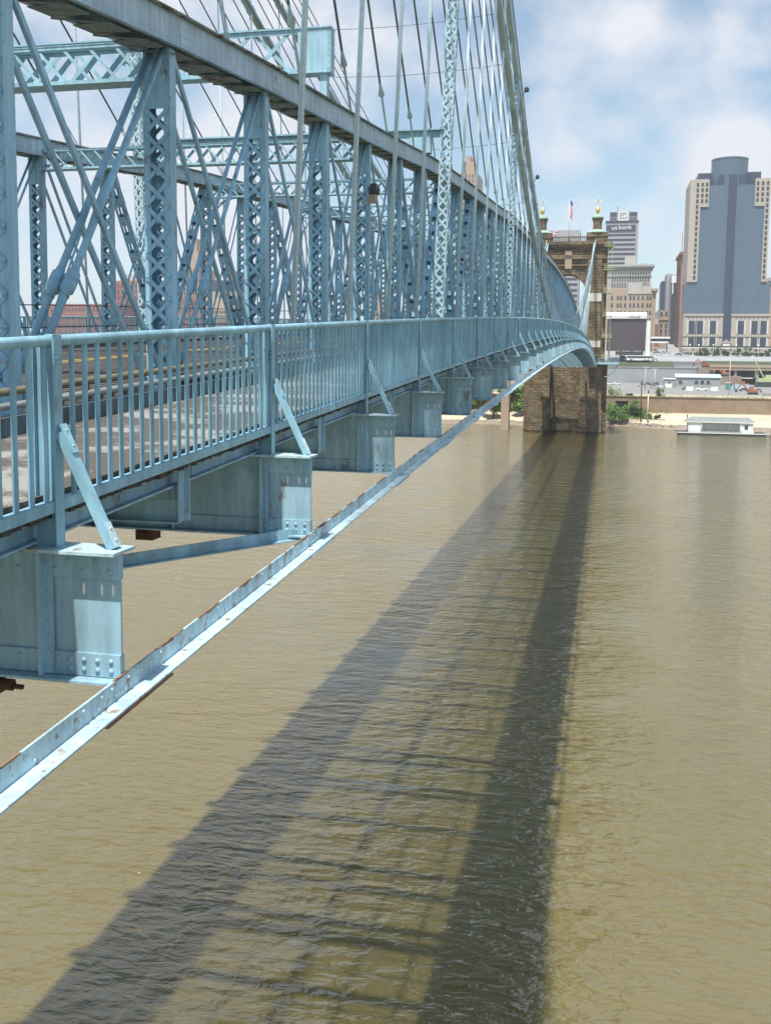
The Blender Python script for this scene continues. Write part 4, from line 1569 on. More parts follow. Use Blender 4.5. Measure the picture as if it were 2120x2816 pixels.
# scaffold on the right flank
t = thing('scaffold', (-0.3, TY + 1, 23.8), 'pale yellow scaffold ladder platforms climbing the right edge of the tower', 'scaffold')
b = MB()
for x in (-0.75, 0.55):
    for y in (TY - 0.6, TY + 2.2):
        b.tube([(x, y, 23.8), (x, y, 62)], 0.07, 5)
b.build('standards', 'crane', t)
for z in (24.9, 31.6, 38.5, 46.0, 53.5, 61.0):
    b = MB()
    b.box(-1.9, 1.2, TY - 0.9, TY + 2.4, z, z + 0.14)
    for dz in (0.6, 1.2):
        b.tube([(-1.8, TY - 0.85, z + dz), (1.15, TY - 0.85, z + dz), (1.15, TY + 2.3, z + dz)], 0.06, 5)
    for x in (-1.8, -0.3, 1.15):
        b.tube([(x, TY - 0.85, z), (x, TY - 0.85, z + 1.25)], 0.06, 5)
    b.bar((1.1, TY - 0.6, z - 0.02), (-0.6, TY - 0.6, z - 1.6), 0.1, 0.1)
    b.build('platform', 'crane', t)
# lone pier left of the tower
b = MB()
b.box(-35.1, -32.4, 339, 343, -2, 26)
b.box(-36, -31.5, 338.4, 343.6, 26.01, 27.2)
tag(b.build('concrete_pier', 'tan', loc=(-33.7, 341, 0)), 'plain tan concrete pier rising from the water left of the stone tower', 'pier')

# ------------------------------------------------------------------ the city
def bld(name, x0, x1, y, dep, z0, z1, m, label, cat='building', group=None):
    t = thing(name, ((x0 + x1) / 2, y, z0), label, cat, group)
    b = MB()
    b.box(x0, x1, y, y + dep, z0 - 6, z1)
    b.box(x0 + 0.4, x1 - 0.4, y + 0.4, y + dep - 0.4, z1 + 0.003, z1 + 0.3)
    b.build('wall', m, t)
    return t
def win(t, y, xs, zs, w_, h_, m='window', cap=100, name='window', frame='pale'):
    proto = None
    c = 0
    rest = MB()
    for z in zs:
        for x in xs:
            if c < cap:
                if proto is None:
                    b = MB()
                    b.box(x - w_ / 2, x + w_ / 2, y - 0.12, y + 0.1, z - h_ / 2, z + h_ / 2)
                    b.box(x - w_ / 2 - 0.2, x + w_ / 2 + 0.2, y - 0.3, y + 0.1, z - h_ / 2 - 0.3, z - h_ / 2 - 0.005)
                    proto = b.build(name, m, t)
                    px, pz = x, z
                else:
                    share(proto, name, t, (x - px, 0, z - pz))
                c += 1
            else:
                rest.box(x - w_ / 2, x + w_ / 2, y - 0.12, y + 0.1, z - h_ / 2, z + h_ / 2)
    if rest.v:
        tag(rest.build(name + '_run', m, t), kind='stuff')
def rng(a, b_, n_):
    return [a + (b_ - a) * (i + 0.5) / n_ for i in range(n_)]

# scoreboard with canopy
t = thing('scoreboard', (11, 640, 24), 'large dark scoreboard back with a curved white canopy along its top', 'scoreboard')
b = MB()
b.box(-0.7, 22.9, 640, 643, 30.2, 50.3)
b.build('panel', 'board', t)
b = MB()
pts = [(639.2 + 0.0, 50.35), (639.0, 52.2), (640.0, 53.8), (642.2, 54.5), (645.5, 54.3), (645.5, 50.35)]
b.prismx(pts, -1.6, 23.3)
b.build('canopy', 'white', t)
b = MB()
b.box(23.35, 25.8, 641, 646, 27, 49.2)
b.build('end_pylon', 'white', t)
b = MB()
for x in (1, 8, 15, 21.5):
    b.box(x - 0.5, x + 0.5, 640.5, 642.5, 22, 30.19)
b.build('leg', 'darkmetal', t)
b = MB()
for i in range(9):
    b.box(12.5 + i * 0.75, 12.9 + i * 0.75 + rnd.uniform(0, 0.3), 638.9, 639.3, 51.2 + rnd.uniform(-0.3, 0.3), 51.9 + rnd.uniform(0, 0.7))
b.build('faded_mark', 'greycon', t)

t = bld('tan_block', -1.2, 12.3, 721, 30, 24, 74.2, 'tan', 'tan brick block behind the scoreboard, with a stepped left shoulder')
win(t, 721, [2.0, 6.0, 8.1, 11.2], [68.5 - 5.2 * i for i in range(5)], 1.2, 2.2)
t = bld('tan_tower_block', 12.4, 29.6, 719, 34, 24, 72.4, 'tan', 'tan brick block with a pale corner strip and right-hand cornice above the scoreboard')
win(t, 719, [14.6, 17.0, 20.0, 23.0, 26.2, 28.2], [68.4 - 5.2 * i for i in range(6)], 1.2, 2.2)
b = MB()
b.box(12.2, 12.8, 718.6, 719.0, 30, 72.2)
b.box(12.2, 29.6, 718.5, 719.0, 70.9, 72.41)
b.build('pale_corner_strip', 'pale', t)
b = MB()
b.box(29.61, 32.0, 720, 750, 24, 72.8)
b.box(28.6, 33.2, 717.8, 750, 72.81, 74.5)
b.build('cornice', 'tan', t)
b = MB()
b.box(12.6, 22, 724, 740, 72.72, 79)
b.box(22.1, 29, 726, 740, 72.72, 77)
b.build('roof_house', 'pale', t)
t = bld('ornate_hotel_block', -6, 31.4, 800, 40, 26, 95.6, 'pale', 'pale ornate stone block with deep cornice and rows of arched windows')
win(t, 800, [2 + i * 1.95 for i in range(15)], [92.2], 0.9, 2.0)
win(t, 800, [2 + i * 1.95 for i in range(15)], [87.6], 0.9, 2.6)
win(t, 800, [2 + i * 1.95 for i in range(15)], [82.6], 0.9, 2.4)
win(t, 800, [2 + i * 1.95 for i in range(15)], [77.4, 72.6], 0.9, 2.4)
b = MB()
b.box(-6.5, 32.9, 798.3, 801, 95.7, 97.0)
b.box(-7, 33.6, 797.6, 842, 97.01, 98.6)
b.box(-6.2, 31.8, 799.3, 799.99, 89.6, 90.2)
b.box(-6.2, 31.8, 799.3, 799.99, 79.6, 80.2)
for j in range(17):
    b.box(-3 + j * 2.1, -2.4 + j * 2.1, 799.1, 799.99, 90.4, 95.5)
b.build('cornice', 'pale', t)
b = MB()
for i in range(7):
    cx = 3 + i * 4.0
    b.prism([(cx + 1.7 * math.cos(a), 84.2 + 1.2 * math.sin(a)) for a in [PI * j / 8 for j in range(9)]], 799.8, 800.05)
b.build('arch_heads', 'greywall', t)
b = MB()
b.box(11.2, 20, 812, 826, 98.91, 106.4)
b.box(22, 30, 815, 835, 98.91, 101)
b.box(15, 16, 811.7, 812, 100.6, 103)
b.build('roof_house', 'pale', t)

t = bld('bank_tower', -5.0, 23, 900, 34, 28, 144.2, 'greywall', 'tall pale bank tower with dark window bands, lettered sign and square emblem on its crown')
b = MB()
b.box(-5.2, 23.2, 899.5, 935, 144.55, 146.0)
b.box(-1.7, 21.8, 902, 930, 146.01, 153.6)
b.build('crown', 'navy', t)
b = MB()
for j in range(14):
    b.box(-1.4 + j * 1.7, -0.9 + j * 1.7, 901.7, 901.99, 146.1, 149.0)
b.box(-1.7, 21.8, 901.6, 901.99, 149.1, 149.6)
b.box(4.5, 15.0, 901.2, 901.6, 146.1, 154.2)
b.build('crown_fins', 'greywall', t)
b = MB()
b.box(-4.2, 20.6, 899.3, 899.99, 137.0, 142.3)
b.build('sign_board', 'navy', t)
text('us', 5.2, 'sign_lettering', 'white', t, (2.6, 899.2, 139.9), (PI / 2, 0, 0), 0.1, 1.15)
text('us', 5.5, 'sign_lettering_outline', 'red', t, (2.6, 899.26, 139.75), (PI / 2, 0, 0), 0.05, 1.3)
text('bank', 5.2, 'sign_lettering', 'white', t, (11.7, 899.2, 140.1), (PI / 2, 0, 0), 0.1, 1.15)
b = MB()
lx0, lx1, lz0, lz1 = 5.6, 14.0, 146.2, 153.9
b.box(lx0, lx1, 900.9, 901.19, lz0, lz0 + 1.0)
b.box(lx0, lx1, 900.9, 901.19, lz1 - 1.0, lz1)
b.box(lx0, lx0 + 1.0, 900.9, 901.19, lz0 + 1.001, lz1 - 1.001)
b.box(lx1 - 1.0, lx1, 900.9, 901.19, lz0 + 1.001, lz1 - 1.001)
b.prism([(8.4, 150.9), (9.6, 151.3), (9.5, 152.1), (8.3, 151.9)], 900.9, 901.19)
b.prism([(8.2, 148.6), (9.3, 148.4), (9.6, 150.1), (8.3, 150.2)], 900.9, 901.19)
b.prism([(10.3, 148.2), (11.4, 148.4), (12.2, 150.2), (12.0, 151.6), (11.0, 151.3), (10.4, 149.8)], 900.9, 901.19)
b.build('emblem', 'white', t)
for i in range(20):
    z = 133.6 - i * 4.1
    b = MB()
    b.box(-4.2, 20.8, 899.85, 900.2, z - 0.9, z + 0.9)
    b.build('window_band', 'window', t)
b = MB()
b.tube([(5, 915, 153.5), (5, 915, 161)], 0.25, 5)
b.build('aerial', 'darkmetal', t)

t = bld('dark_slab_tower', 44.3, 47.4, 905, 30, 30, 93.6, 'navy', 'thin dark slab tower at the left of the street gap')
t = bld('grey_slab_tower', 47.41, 52.4, 885, 30, 30, 98.3, 'greywall', 'plain grey slab tower beside the dark slab in the street gap')
t = bld('white_topped_tower', 50.3, 55.6, 861, 24, 30, 95.1, 'window', 'narrow dark glass tower with a white crown and white corner pier')
b = MB()
b.box(50.2, 55.7, 860.3, 860.99, 89, 95.0)
b.box(51.0, 51.9, 860.4, 860.99, 80, 88.99)
b.box(54.6, 55.7, 860.2, 860.99, 30, 88.99)
b.build('white_pier', 'white', t)
t = bld('red_brick_tower', 51.9, 60, 781, 46, 30, 103.5, 'redbrick', 'red-brown brick tower with a projecting cornice left of the blue skyscraper')
b = MB()
b.box(51.0, 61, 779.6, 830, 103.81, 106.0)
b.box(52.4, 59, 779.2, 780.99, 100.2, 103.4)
b.build('cornice', 'redbrick', t)
b = MB()
b.box(52.6, 53.4, 780.2, 780.99, 32, 99.5)
b.box(57.6, 58.6, 780.2, 780.99, 32, 99.5)
b.build('pilaster_strip', 'tan', t)
b = MB()
b.tube([(53.5, 800, 104), (53.5, 800, 122)], 0.2, 5)
b.build('aerial', 'darkmetal', t)
win(t, 781, [54.6, 56.4], [97 - i * 4.2 for i in range(15)], 1.0, 2.0)
t = bld('small_beige_block', 37, 43.2, 761, 20, 28, 61.2, 'tan', 'small beige block with paired top windows in the street gap')
win(t, 761, [38.3, 41.7], [59, 50.5, 46.5, 42.6], 1.4, 2.4)
b = MB()
b.box(36.6, 43.6, 760.3, 760.99, 54.2, 55.4)
b.build('ledge', 'tan', t)
t = bld('low_red_building', 32.6, 38.8, 790, 20, 28, 52, 'redbrick', 'low red brick building at the end of the street')
t = bld('pale_gabled_block', 36, 50, 1010, 30, 30, 66, 'greywall', 'pale hazy block with a sloping roof far down the street')
b = MB()
b.prism([(36, 66.4), (50, 66.4), (50, 75.5), (44, 71)], 1010.2, 1039)
b.build('roof', 'roofgrey', t)
b = MB()
b.box(37, 42, 1009.5, 1009.99, 57.5, 62.5)
b.build('pale_sign', 'ltblue', t)
t = thing('street_overpass', (35, 701, 30), 'white banded pedestrian overpass across the street gap', 'overpass')
b = MB()
b.box(28.8, 41.5, 700, 704, 39.4, 40.6)
b.box(28.8, 40.2, 700.5, 704, 36.4, 37.4)
b.build('white_band', 'white', t)
b = MB()
b.box(28.8, 41.2, 700.7, 703.8, 37.41, 39.39)
b.box(28.8, 29.4, 701, 703, 29, 36.39)
b.box(39.2, 39.8, 701, 703, 29, 36.39)
b.build('glazing', 'window', t)

# blue skyscraper
t = thing('blue_glass_skyscraper', (76, 690, 30), 'tall blue glass skyscraper with cream shoulders, round crown and central dark stripe', 'skyscraper')
y = 690
b = MB()
b.box(50.2, 102.7, y, y + 40, 55.3, 76.5)
b.box(56.6, 96.6, y, y + 40, 76.51, 125.3)
b.box(61.8, 90.4, y, y + 38, 125.31, 139.3)
b.build('glass_body', 'curtain', t)
b = MB()
b.box(55.4, 95.2, y + 11, y + 36, 139.31, 149.2)
b.build('dark_shoulder', 'curtain2', t)
b = MB()
n_ = 28
cx, cy, R_ = 75.4, y + 13, 11.6
b.lathe((cx, cy, 139.32), [(R_, 0), (R_, 17.6), (R_ + 0.25, 17.7), (R_ + 0.25, 18.5), (R_ - 0.6, 18.7)], 36, False)
b.build('round_crown', 'curtain', t)
b = MB()
for x in (67.4, 81.4):
    b.box(x, x + 3.4, y + 0.9, y + 6, 139.35, 146.0)
b.build('crown_window', 'curtain2', t)
b = MB()
b.box(74.0, 79.0, y - 1.2, y - 0.01, 36.5, 139.3)
b.box(74.0, 79.0, y - 0.4, y + 5, 139.31, 146.0)
b.build('dark_stripe', 'curtain2', t)
for s in (-1, 1):
    b = MB()
    if s < 0:
        b.box(49.9, 56.58, y - 0.8, y + 40, 76.6, 143.2)
        b.box(56.581, 61.8, y - 0.8, y + 10, 125.4, 143.2)
        xs = [(54.6, 76, 143), (57.6, 126, 143), (60.3, 126, 143)]
    else:
        b.box(96.62, 99.9, y - 0.8, y + 40, 76.6, 143.0)
        b.box(90.42, 96.619, y - 0.8, y + 10, 125.4, 143.0)
        xs = [(92.0, 126, 143), (95.0, 126, 143), (98.1, 76, 143)]
    sh = b.build('cream_shoulder', 'scstone', t)
    for (x, za, zb) in xs:
        zz = 139.8
        proto = None
        while zz > za + 2:
            if proto is None:
                b = MB()
                b.box(x - 0.75, x + 0.75, y - 0.95, y - 0.5, zz - 1.2, zz + 1.2)
                proto = b.build('window', 'window', sh)
                pz = zz
            else:
                share(proto, 'window', sh, (0, 0, zz - pz))
            zz -= 3.55
for s, x0, x1 in ((-1, 48.9, 73.9), (1, 79.1, 103.4)):
    b = MB()
    b.box(x0, x1, y - 2, y + 30, 30, 55.2)
    b.box(x0 - 0.4, x1 + 0.2, y - 2.5, y - 2.01, 54.2, 55.6)
    b.box(x0, x1, y - 2.5, y - 2.01, 40.6, 41.8)
    base = b.build('podium', 'scstone', t)
    w0 = x0 + (x1 - x0) * 0.18 if s < 0 else x0 + (x1 - x0) * 0.22
    for fx_ in ((0.21, 0.42, 0.75) if s < 0 else (0.25, 0.60, 0.83)):
        xc_ = x0 + (x1 - x0) * fx_
        for (za, zb) in ((42.4, 51.0), (33.6, 40.0)):
            b = MB()
            b.box(xc_ - 1.9, xc_ + 1.9, y - 2.2, y - 1.8, za, zb)
            b.build('tall_window', 'navy', base)
            for dx in (-2.5, 2.5):
                b = MB()
                b.box(xc_ + dx - 0.5, xc_ + dx + 0.5, y - 2.35, y - 2.01, za, zb)
                b.build('jamb', 'offwhite', base)
    b = MB()
    for j in range(8):
        xx = x0 + 3 + j * 2.75
        b.box(xx - 0.4, xx + 0.4, y - 2.1, y - 1.9, 52.6, 53.4)
    b.build('vent_row', 'window', base)
b = MB()
b.box(73.9, 79.1, y - 3, y - 1.3, 30, 36.3)
b.prism([(73.2, 36.31), (79.8, 36.31), (76.5, 38.6)], y - 3.2, y - 1.3)
b.build('entrance_bay', 'scstone', t)
b = MB()
b.box(74.4, 78.6, y - 3.2, y - 3.01, 32.2, 35.8)
b.build('entrance_sign', 'white', t)
b = MB()
for j, w_ in enumerate((0.7, 0.9, 0.6, 0.8)):
    b.box(75 + j * 0.85, 75 + j * 0.85 + w_ * 0.6, y - 3.25, y - 3.21, 33.5, 34.4)
b.build('sign_marks', 'navy', t)
t = thing('colonnade_canopy', (75, 680, 24), 'long dark roofed colonnade in front of the blue skyscraper', 'colonnade')
b = MB()
b.box(47.5, 103.5, 678, 684, 33.4, 34.3)
b.build('roof', 'darkmetal', t)
b = MB()
b.box(47.5, 103.5, 677.8, 678.0, 32.6, 33.39)
b.build('fascia', 'offwhite', t)
for j in range(10):
    b = MB()
    b.box(48.5 + j * 5.9, 49.5 + j * 5.9, 678.5, 679.5, 25, 33.39)
    b.build('column', 'scstone', t)
bld('right_edge_block', 104.6, 130, 722, 30, 28, 66, 'tan', 'tan block cut by the right edge of the view')
t = bld('right_edge_grey_block', 101.5, 125, 760, 30, 28, 84.5, 'greywall', 'grey block with a red-framed window peeping out right of the skyscraper')
win(t, 760, [108.5, 112.5, 116.5], [80.5], 2.2, 3.6)

# left and centre skyline seen through the trusses
def grid_bld(name, x0, x1, y, z0, z1, m, label, nx, nz, ww, wh, dep=40):
    t = bld(name, x0, x1, y, dep, z0, z1, m, label)
    if nx:
        win(t, y, rng(x0, x1, nx), rng(z0 + (z1 - z0) * 0.25, z1 - 1, nz), ww, wh, cap=100)
    return t
grid_bld('red_brick_warehouse', -556, -470, 900, 30, 74, 'redbrick', 'long low red brick warehouse seen through the trusses at far left', 22, 4, 1.8, 3)
t = grid_bld('red_brick_tall_block', -494, -459, 930, 30, 99, 'redbrick', 'taller red brick block with pale roof house beyond the warehouse', 9, 8, 1.7, 3)
b = MB()
b.box(-486, -470, 935, 950, 99.31, 106)
b.build('roof_house', 'pale', t)
grid_bld('brown_brick_row', -440, -405, 960, 30, 84, 'redbrick', 'dark brown brick row building just right of the tall red block', 9, 5, 1.6, 3)
grid_bld('tan_pointed_tower', -452, -428, 1000, 30, 118, 'tan', 'hazy tan tower with stepped top seen behind a lattice post', 7, 14, 1.5, 3)
b = MB()
o = bpy.data.objects['tan_pointed_tower']
b.box(-447, -433, 1004, 1030, 118.31, 136)
b.box(-443.5, -436.5, 1008, 1026, 136.01, 150)
b.build('stepped_top', 'tan', o)
t = grid_bld('beige_banded_block', -338, -310, 800, 30, 88, 'tan', 'beige block with dark roof band and window strips seen between lattice posts', 0, 0, 1, 1)
b = MB()
b.box(-338.5, -309.5, 799.5, 835, 80, 88.6)
b.build('dark_roof_band', 'navy', t)
win(t, 800, rng(-337, -311, 12), [62, 58, 52], 1.4, 2)
grid_bld('thin_red_tower', -358, -349, 900, 30, 105, 'redbrick', 'thin red brick tower behind the far truss', 2, 14, 1.6, 2.5)
grid_bld('narrow_tan_block', -192, -179, 800, 30, 76, 'tan', 'narrow tan block glimpsed between crowded lattice posts', 4, 8, 1.4, 2.4)
t = grid_bld('art_deco_skyscraper', -144, -125.5, 950, 30, 200, 'tan', 'tan skyscraper top rising above the near chord between stay rods', 6, 30, 1.2, 3)
b = MB()
b.box(-141, -129, 953, 980, 200.31, 211)
b.box(-137.5, -133, 955, 975, 211.01, 217)
b.build('stepped_top', 'tan', t)
b = MB()
b.box(-148, -144.01, 955, 985, 30, 172)
b.build('copper_wing', 'copper', t)
t = bld('grey_signed_block', -55, -27, 905, 30, 30, 139, 'greywall', 'grey block topped by a pink-marked sign behind the tower balustrade')
b = MB()
b.prism([(-52.2, 133), (-50.8, 133), (-49.8, 135.2), (-47.5, 135.4), (-47.3, 136.4), (-49.6, 136.5), (-48.6, 138), (-45.8, 138.2), (-46.2, 139), (-50, 138.8)], 904.6, 904.99)
b.build('pink_mark', 'pink', t)
b = MB()
for i in range(16):
    b.box(-54, -28, 904.85, 905.1, 120 - i * 5.0, 122.4 - i * 5.0)
b.build('window_bands', 'window', t)

# ------------------------------------------------------------------ trees and shrubs
def tree(name, x, y, z, h, r, m, label, group=None, n_leaf=900, trunk=0.35, cat='tree', ls=0.5, seed=0):
    rr = random.Random(seed + int(x * 13) + int(y * 7))
    t = thing(name, (x, y, z), label, cat, group)
    b = MB()
    top = h * 0.55
    b.tube([(x, y, z - 0.5), (x + 0.1 * r, y, z + top * 0.5), (x - 0.05 * r, y, z + top)], [h * 0.028, h * 0.02, h * 0.012], 7)
    lobes = []
    for i in range(9):
        a = rr.uniform(0, 2 * PI)
        d = rr.uniform(0.25, 0.75) * r
        zz = z + h * rr.uniform(trunk + 0.08, 0.86)
        p = Vector((x + d * math.cos(a), y + d * math.sin(a), zz))
        lobes.append((p, r * rr.uniform(0.30, 0.55)))
        s0 = Vector((x, y, z + top * rr.uniform(0.35, 0.9)))
        b.tube([s0, s0.lerp(p, 0.5) + Vector((0, 0, -0.04 * h)), p], [h * 0.011, h * 0.007, h * 0.003], 5)
    b.build('trunk', 'bark', t)
    c = MB()
    for i in range(n_leaf):
        p, rad = lobes[rr.randrange(len(lobes))]
        while True:
            v = Vector((rr.uniform(-1, 1), rr.uniform(-1, 1), rr.uniform(-0.85, 0.85)))
            if 0.15 < v.length < 1:
                break
        q = p + v * rad
        a = Vector((rr.uniform(-1, 1), rr.uniform(-1, 1), rr.uniform(-0.6, 0.6))).normalized() * ls * rr.uniform(0.6, 1.2)
        d = a.cross(Vector((rr.uniform(-1, 1), rr.uniform(-1, 1), 1))).normalized() * ls * 0.5
        c.add([q - a, q + d, q + a, q - d], [(0, 1, 2, 3)])
    c.build('crown', m, t)
    return t
for i, (x, y, z, h, r) in enumerate(((-41.5, 372, 2, 15, 5.0), (-36.5, 380, 3, 13, 4.8), (-30.5, 376, 2, 16, 4.6), (-47, 384, 4, 14, 5.5), (-54, 380, 3, 15, 6), (-27, 384, 4, 12, 4))):
    tree('bank_tree', x, y, z, h, r, 'leaf', 'bright green bank tree left of the stone tower, ' + ('standing just left of the lone pier', 'behind the lone pier', 'between the lone pier and the tower', 'second left of the lone pier', 'leftmost of the clump', 'hidden closest to the tower')[i], 'bank trees left of the tower', 1500, 0.1, ls=0.55)
for i, (x, y, z, h, r, m, lab) in enumerate((
        (3.2, 379, 3.0, 5.6, 3.0, 'leaf', 'green shrub clump on the bank hard against the tower'),
        (9.6, 380, 3.2, 7.6, 2.9, 'leaf', 'tall bright green shrub in front of the dark culvert'),
        (6.4, 376, 2.6, 4.4, 2.6, 'leaf', 'green shrub between the tower shrub and the culvert shrub'),
        (11.5, 378, 3.2, 3.2, 1.8, 'leafdark', 'low dark shrub just left of the rusty pole'),
        (15.6, 377, 2.8, 2.6, 2.2, 'leaf', 'low green shrub by the foot of the grey pole'),
        (18.6, 376, 2.6, 1.9, 1.4, 'leafdark', 'small low shrub right of the grey pole'),
        (20.2, 387.5, 9.6, 4.8, 2.1, 'leaf', 'lone green bush growing on top of the flood wall'),
        (3.4, 388, 9.2, 5.0, 3.2, 'leaf', 'leafy bush on the wall top beside the tower'),
        (8.6, 388, 10.0, 1.8, 1.5, 'leafdark', 'small dark bush on the wall top above the culvert'))):
    tree('bank_shrub', x, y, z, h, r, m, lab, 'shrubs on the bank', 700, 0.0, 'shrub', ls=0.34, seed=i)
for i, x in enumerate((58, 63, 68.5, 74, 82, 88, 95, 101)):
    tree('street_tree', x, 672, 25.0, 7.8 + (i % 3) * 0.9, 3.0, 'leafdark', f'round street tree before the colonnade, {ORD[i]} from the left', 'street trees before the colonnade', 350, 0.25, ls=0.6, seed=i)
b = MB()
for i in range(2600):
    x = rnd.uniform(-30, 140)
    q = Vector((x, 387.6 + rnd.uniform(-1.2, 1.4), 10.5 + abs(rnd.gauss(0, 0.28))))
    a = Vector((rnd.uniform(-1, 1), rnd.uniform(-1, 1), rnd.uniform(0, 1))).normalized() * 0.4
    d = Vector((rnd.uniform(-1, 1), rnd.uniform(-1, 1), 0.3)) * 0.25
    b.add([q - a, q + d, q + a, q - d], [(0, 1, 2, 3)])
tag(b.build('weeds', 'leaf'), kind='stuff')
b = MB()
for i in range(900):
    x = rnd.uniform(-3, 27) if i < 700 else rnd.uniform(47, 80)
    y = 366 + shore(x) * 0.75 + rnd.uniform(-3, 8)
    if 384 < y:
        y = 384 - rnd.uniform(0, 3)
    zz = 0.6 + max(0, (y - 363 - shore(x) * 0.7)) * 0.16
    s = rnd.uniform(0.2, 0.75) * (1.0 if x > 17 else 0.7)
    vs = [(x + s * rnd.uniform(-1, 1), y + s * rnd.uniform(-1, 1), zz + s * rnd.uniform(-0.7, 0.7)) for _ in range(6)]
    b.add(vs, [(0, 1, 2), (0, 2, 3), (0, 3, 4), (1, 2, 5), (2, 3, 5), (3, 4, 5), (0, 4, 1), (1, 4, 5)])
tag(b.build('riprap_stones', 'rock'), kind='stuff')

for i, (x, y, h, r_) in enumerate(((1.5, 384, 4.6, 2.2), (4.6, 383, 3.4, 2.0), (8.0, 382, 3.4, 2.0), (12.2, 383.5, 3.0, 1.9), (13.4, 380, 2.2, 1.5))):
    tree('bank_shrub', x, y, 3.6, h, r_, 'leaf', 'leafy shrub in the tangle under the flood wall, ' + ORD[i] + ' from the tower', 'shrubs under the flood wall', 900, 0.0, 'shrub', ls=0.34, seed=40 + i)
b = MB()
for i in range(3200):
    x = rnd.uniform(-2, 24)
    if rnd.random() > math.exp(-((x - 3) / 11) ** 2) + 0.12:
        continue
    y = rnd.uniform(376, 385)
    q = Vector((x, y, 2.2 + (y - 374) * 0.22 + abs(rnd.gauss(0, 0.35))))
    a = Vector((rnd.uniform(-0.5, 0.5), rnd.uniform(-0.5, 0.5), 1)).normalized() * rnd.uniform(0.3, 0.7)
    d = Vector((rnd.uniform(-1, 1), rnd.uniform(-1, 1), 0.3)) * 0.16
    b.add([q - a, q + d, q + a, q - d], [(0, 1, 2, 3)])
tag(b.build('bank_grass', 'leaf'), kind='stuff')

# ------------------------------------------------------------------ riverfront
t = thing('flood_wall', (40, 385, 4), 'long brown stained flood wall along the far bank with a dark culvert mouth', 'wall')
b = MB()
b.box(-400, 3.6, 385, 387, 2, 10.6)
b.box(8.4, 500, 385, 387, 2, 10.6)
b.box(3.6, 8.4, 385, 387, 8.9, 10.6)
b.box(3.6, 8.4, 385.01, 387, 2, 5.6)
b.box(-400, 500, 384.7, 387.1, 10.61, 10.85)
b.build('wall', 'flood', t)
b = MB()
b.box(3.61, 8.39, 386.5, 386.9, 5.61, 8.89)
b.build('culvert_shade', 'darkmetal', t)  # dark panel closing the recess paints the shade inside the culvert
t = thing('promenade_fence', (40, 389, 10.6), 'low pale two-rail fence along the top of the flood wall', 'fence')
b = MB()
for z in (11.3, 11.75):
    b.tube([(-100, 389, z), (300, 389, z)], 0.06, 4)
b.build('rail', 'crane', t)
b = MB()
for i in range(130):
    b.box(-98 + i * 3, -97.88 + i * 3, 388.95, 389.05, 10.5, 11.8)
tag(b.build('post', 'crane', t), kind='stuff')
b = MB()
b.box(-300, 58, 610, 611.9, 8, 19.95)
b.box(-300, 58.2, 609.7, 612.0, 19.96, 20.5)
tag(b.build('retaining_wall', 'greycon', loc=(30, 610, 10)), 'long pale grey retaining wall behind the car park', 'wall')

t = thing('rusty_pole', (12.6, 372, 2.8), 'tall thin rust-brown mooring pole on the bank', 'pole')
b = MB()
b.tube([(12.6, 372, 2.0), (12.65, 372, 17.2)], [0.22, 0.17], 8)
b.build('shaft', 'rusty', t)
b = MB()
b.box(12.2, 13.1, 371.7, 372.3, 16.0, 16.3)
b.build('cross_arm', 'rusty', t)
t = thing('grey_pole', (15.0, 370, 2.6), 'shorter weathered grey mooring pole with a dark top', 'pole')
b = MB()
b.tube([(14.95, 370, 2.0), (15.05, 370, 12.4)], [0.22, 0.19], 8)
b.build('shaft', 'offwhite', t)
b = MB()
b.tube([(15.05, 370, 12.41), (15.1, 370, 13.7)], [0.24, 0.2], 8)
b.build('cap', 'darkmetal', t)
for i, (x, y, h, lab) in enumerate(((17.5, 470, 11, 'slim white lamp post in the car park, left of the pair'), (22.2, 480, 10, 'slim white lamp post in the car park, right of the pair'), (49.8, 430, 14.5, 'tall grey lamp post with twin heads beside the teal cabin'))):
    t = thing('lamp_post', (x, y, 10.4), lab, 'lamp post', 'lamp posts of the car park')
    b = MB()
    b.tube([(x, y, 10.4), (x, y, 10.4 + h)], [0.16, 0.10], 8)
    b.build('shaft', 'offwhite', t)
    b = MB()
    for s in (-1, 1):
        b.bar((x, y, 10.3 + h), (x + s * 1.0, y, 10.5 + h), 0.09, 0.09)
        b.box(x + s * 1.0 - 0.35, x + s * 1.0 + 0.35, y - 0.18, y + 0.18, 10.42 + h, 10.62 + h)
    b.build('lamp_head', 'offwhite', t)
for i, x in enumerate((52, 57.5, 66.5, 80.5, 94)):
    t = thing('globe_lamp', (x, 668, 25), f'globe street lamp before the colonnade, {ORD[i]} from the left', 'street lamp', 'globe lamps before the colonnade')
    b = MB()
    b.tube([(x, 668, 25), (x, 668, 34.2)], [0.16, 0.1], 6)
    b.build('shaft', 'offwhite', t)
    b = MB()
    b.lathe((x, 668, 34.2), [(0.15, 0), (0.5, 0.25), (0.6, 0.55), (0.4, 0.95), (0.1, 1.1)], 10)
    b.build('globe', 'white', t)

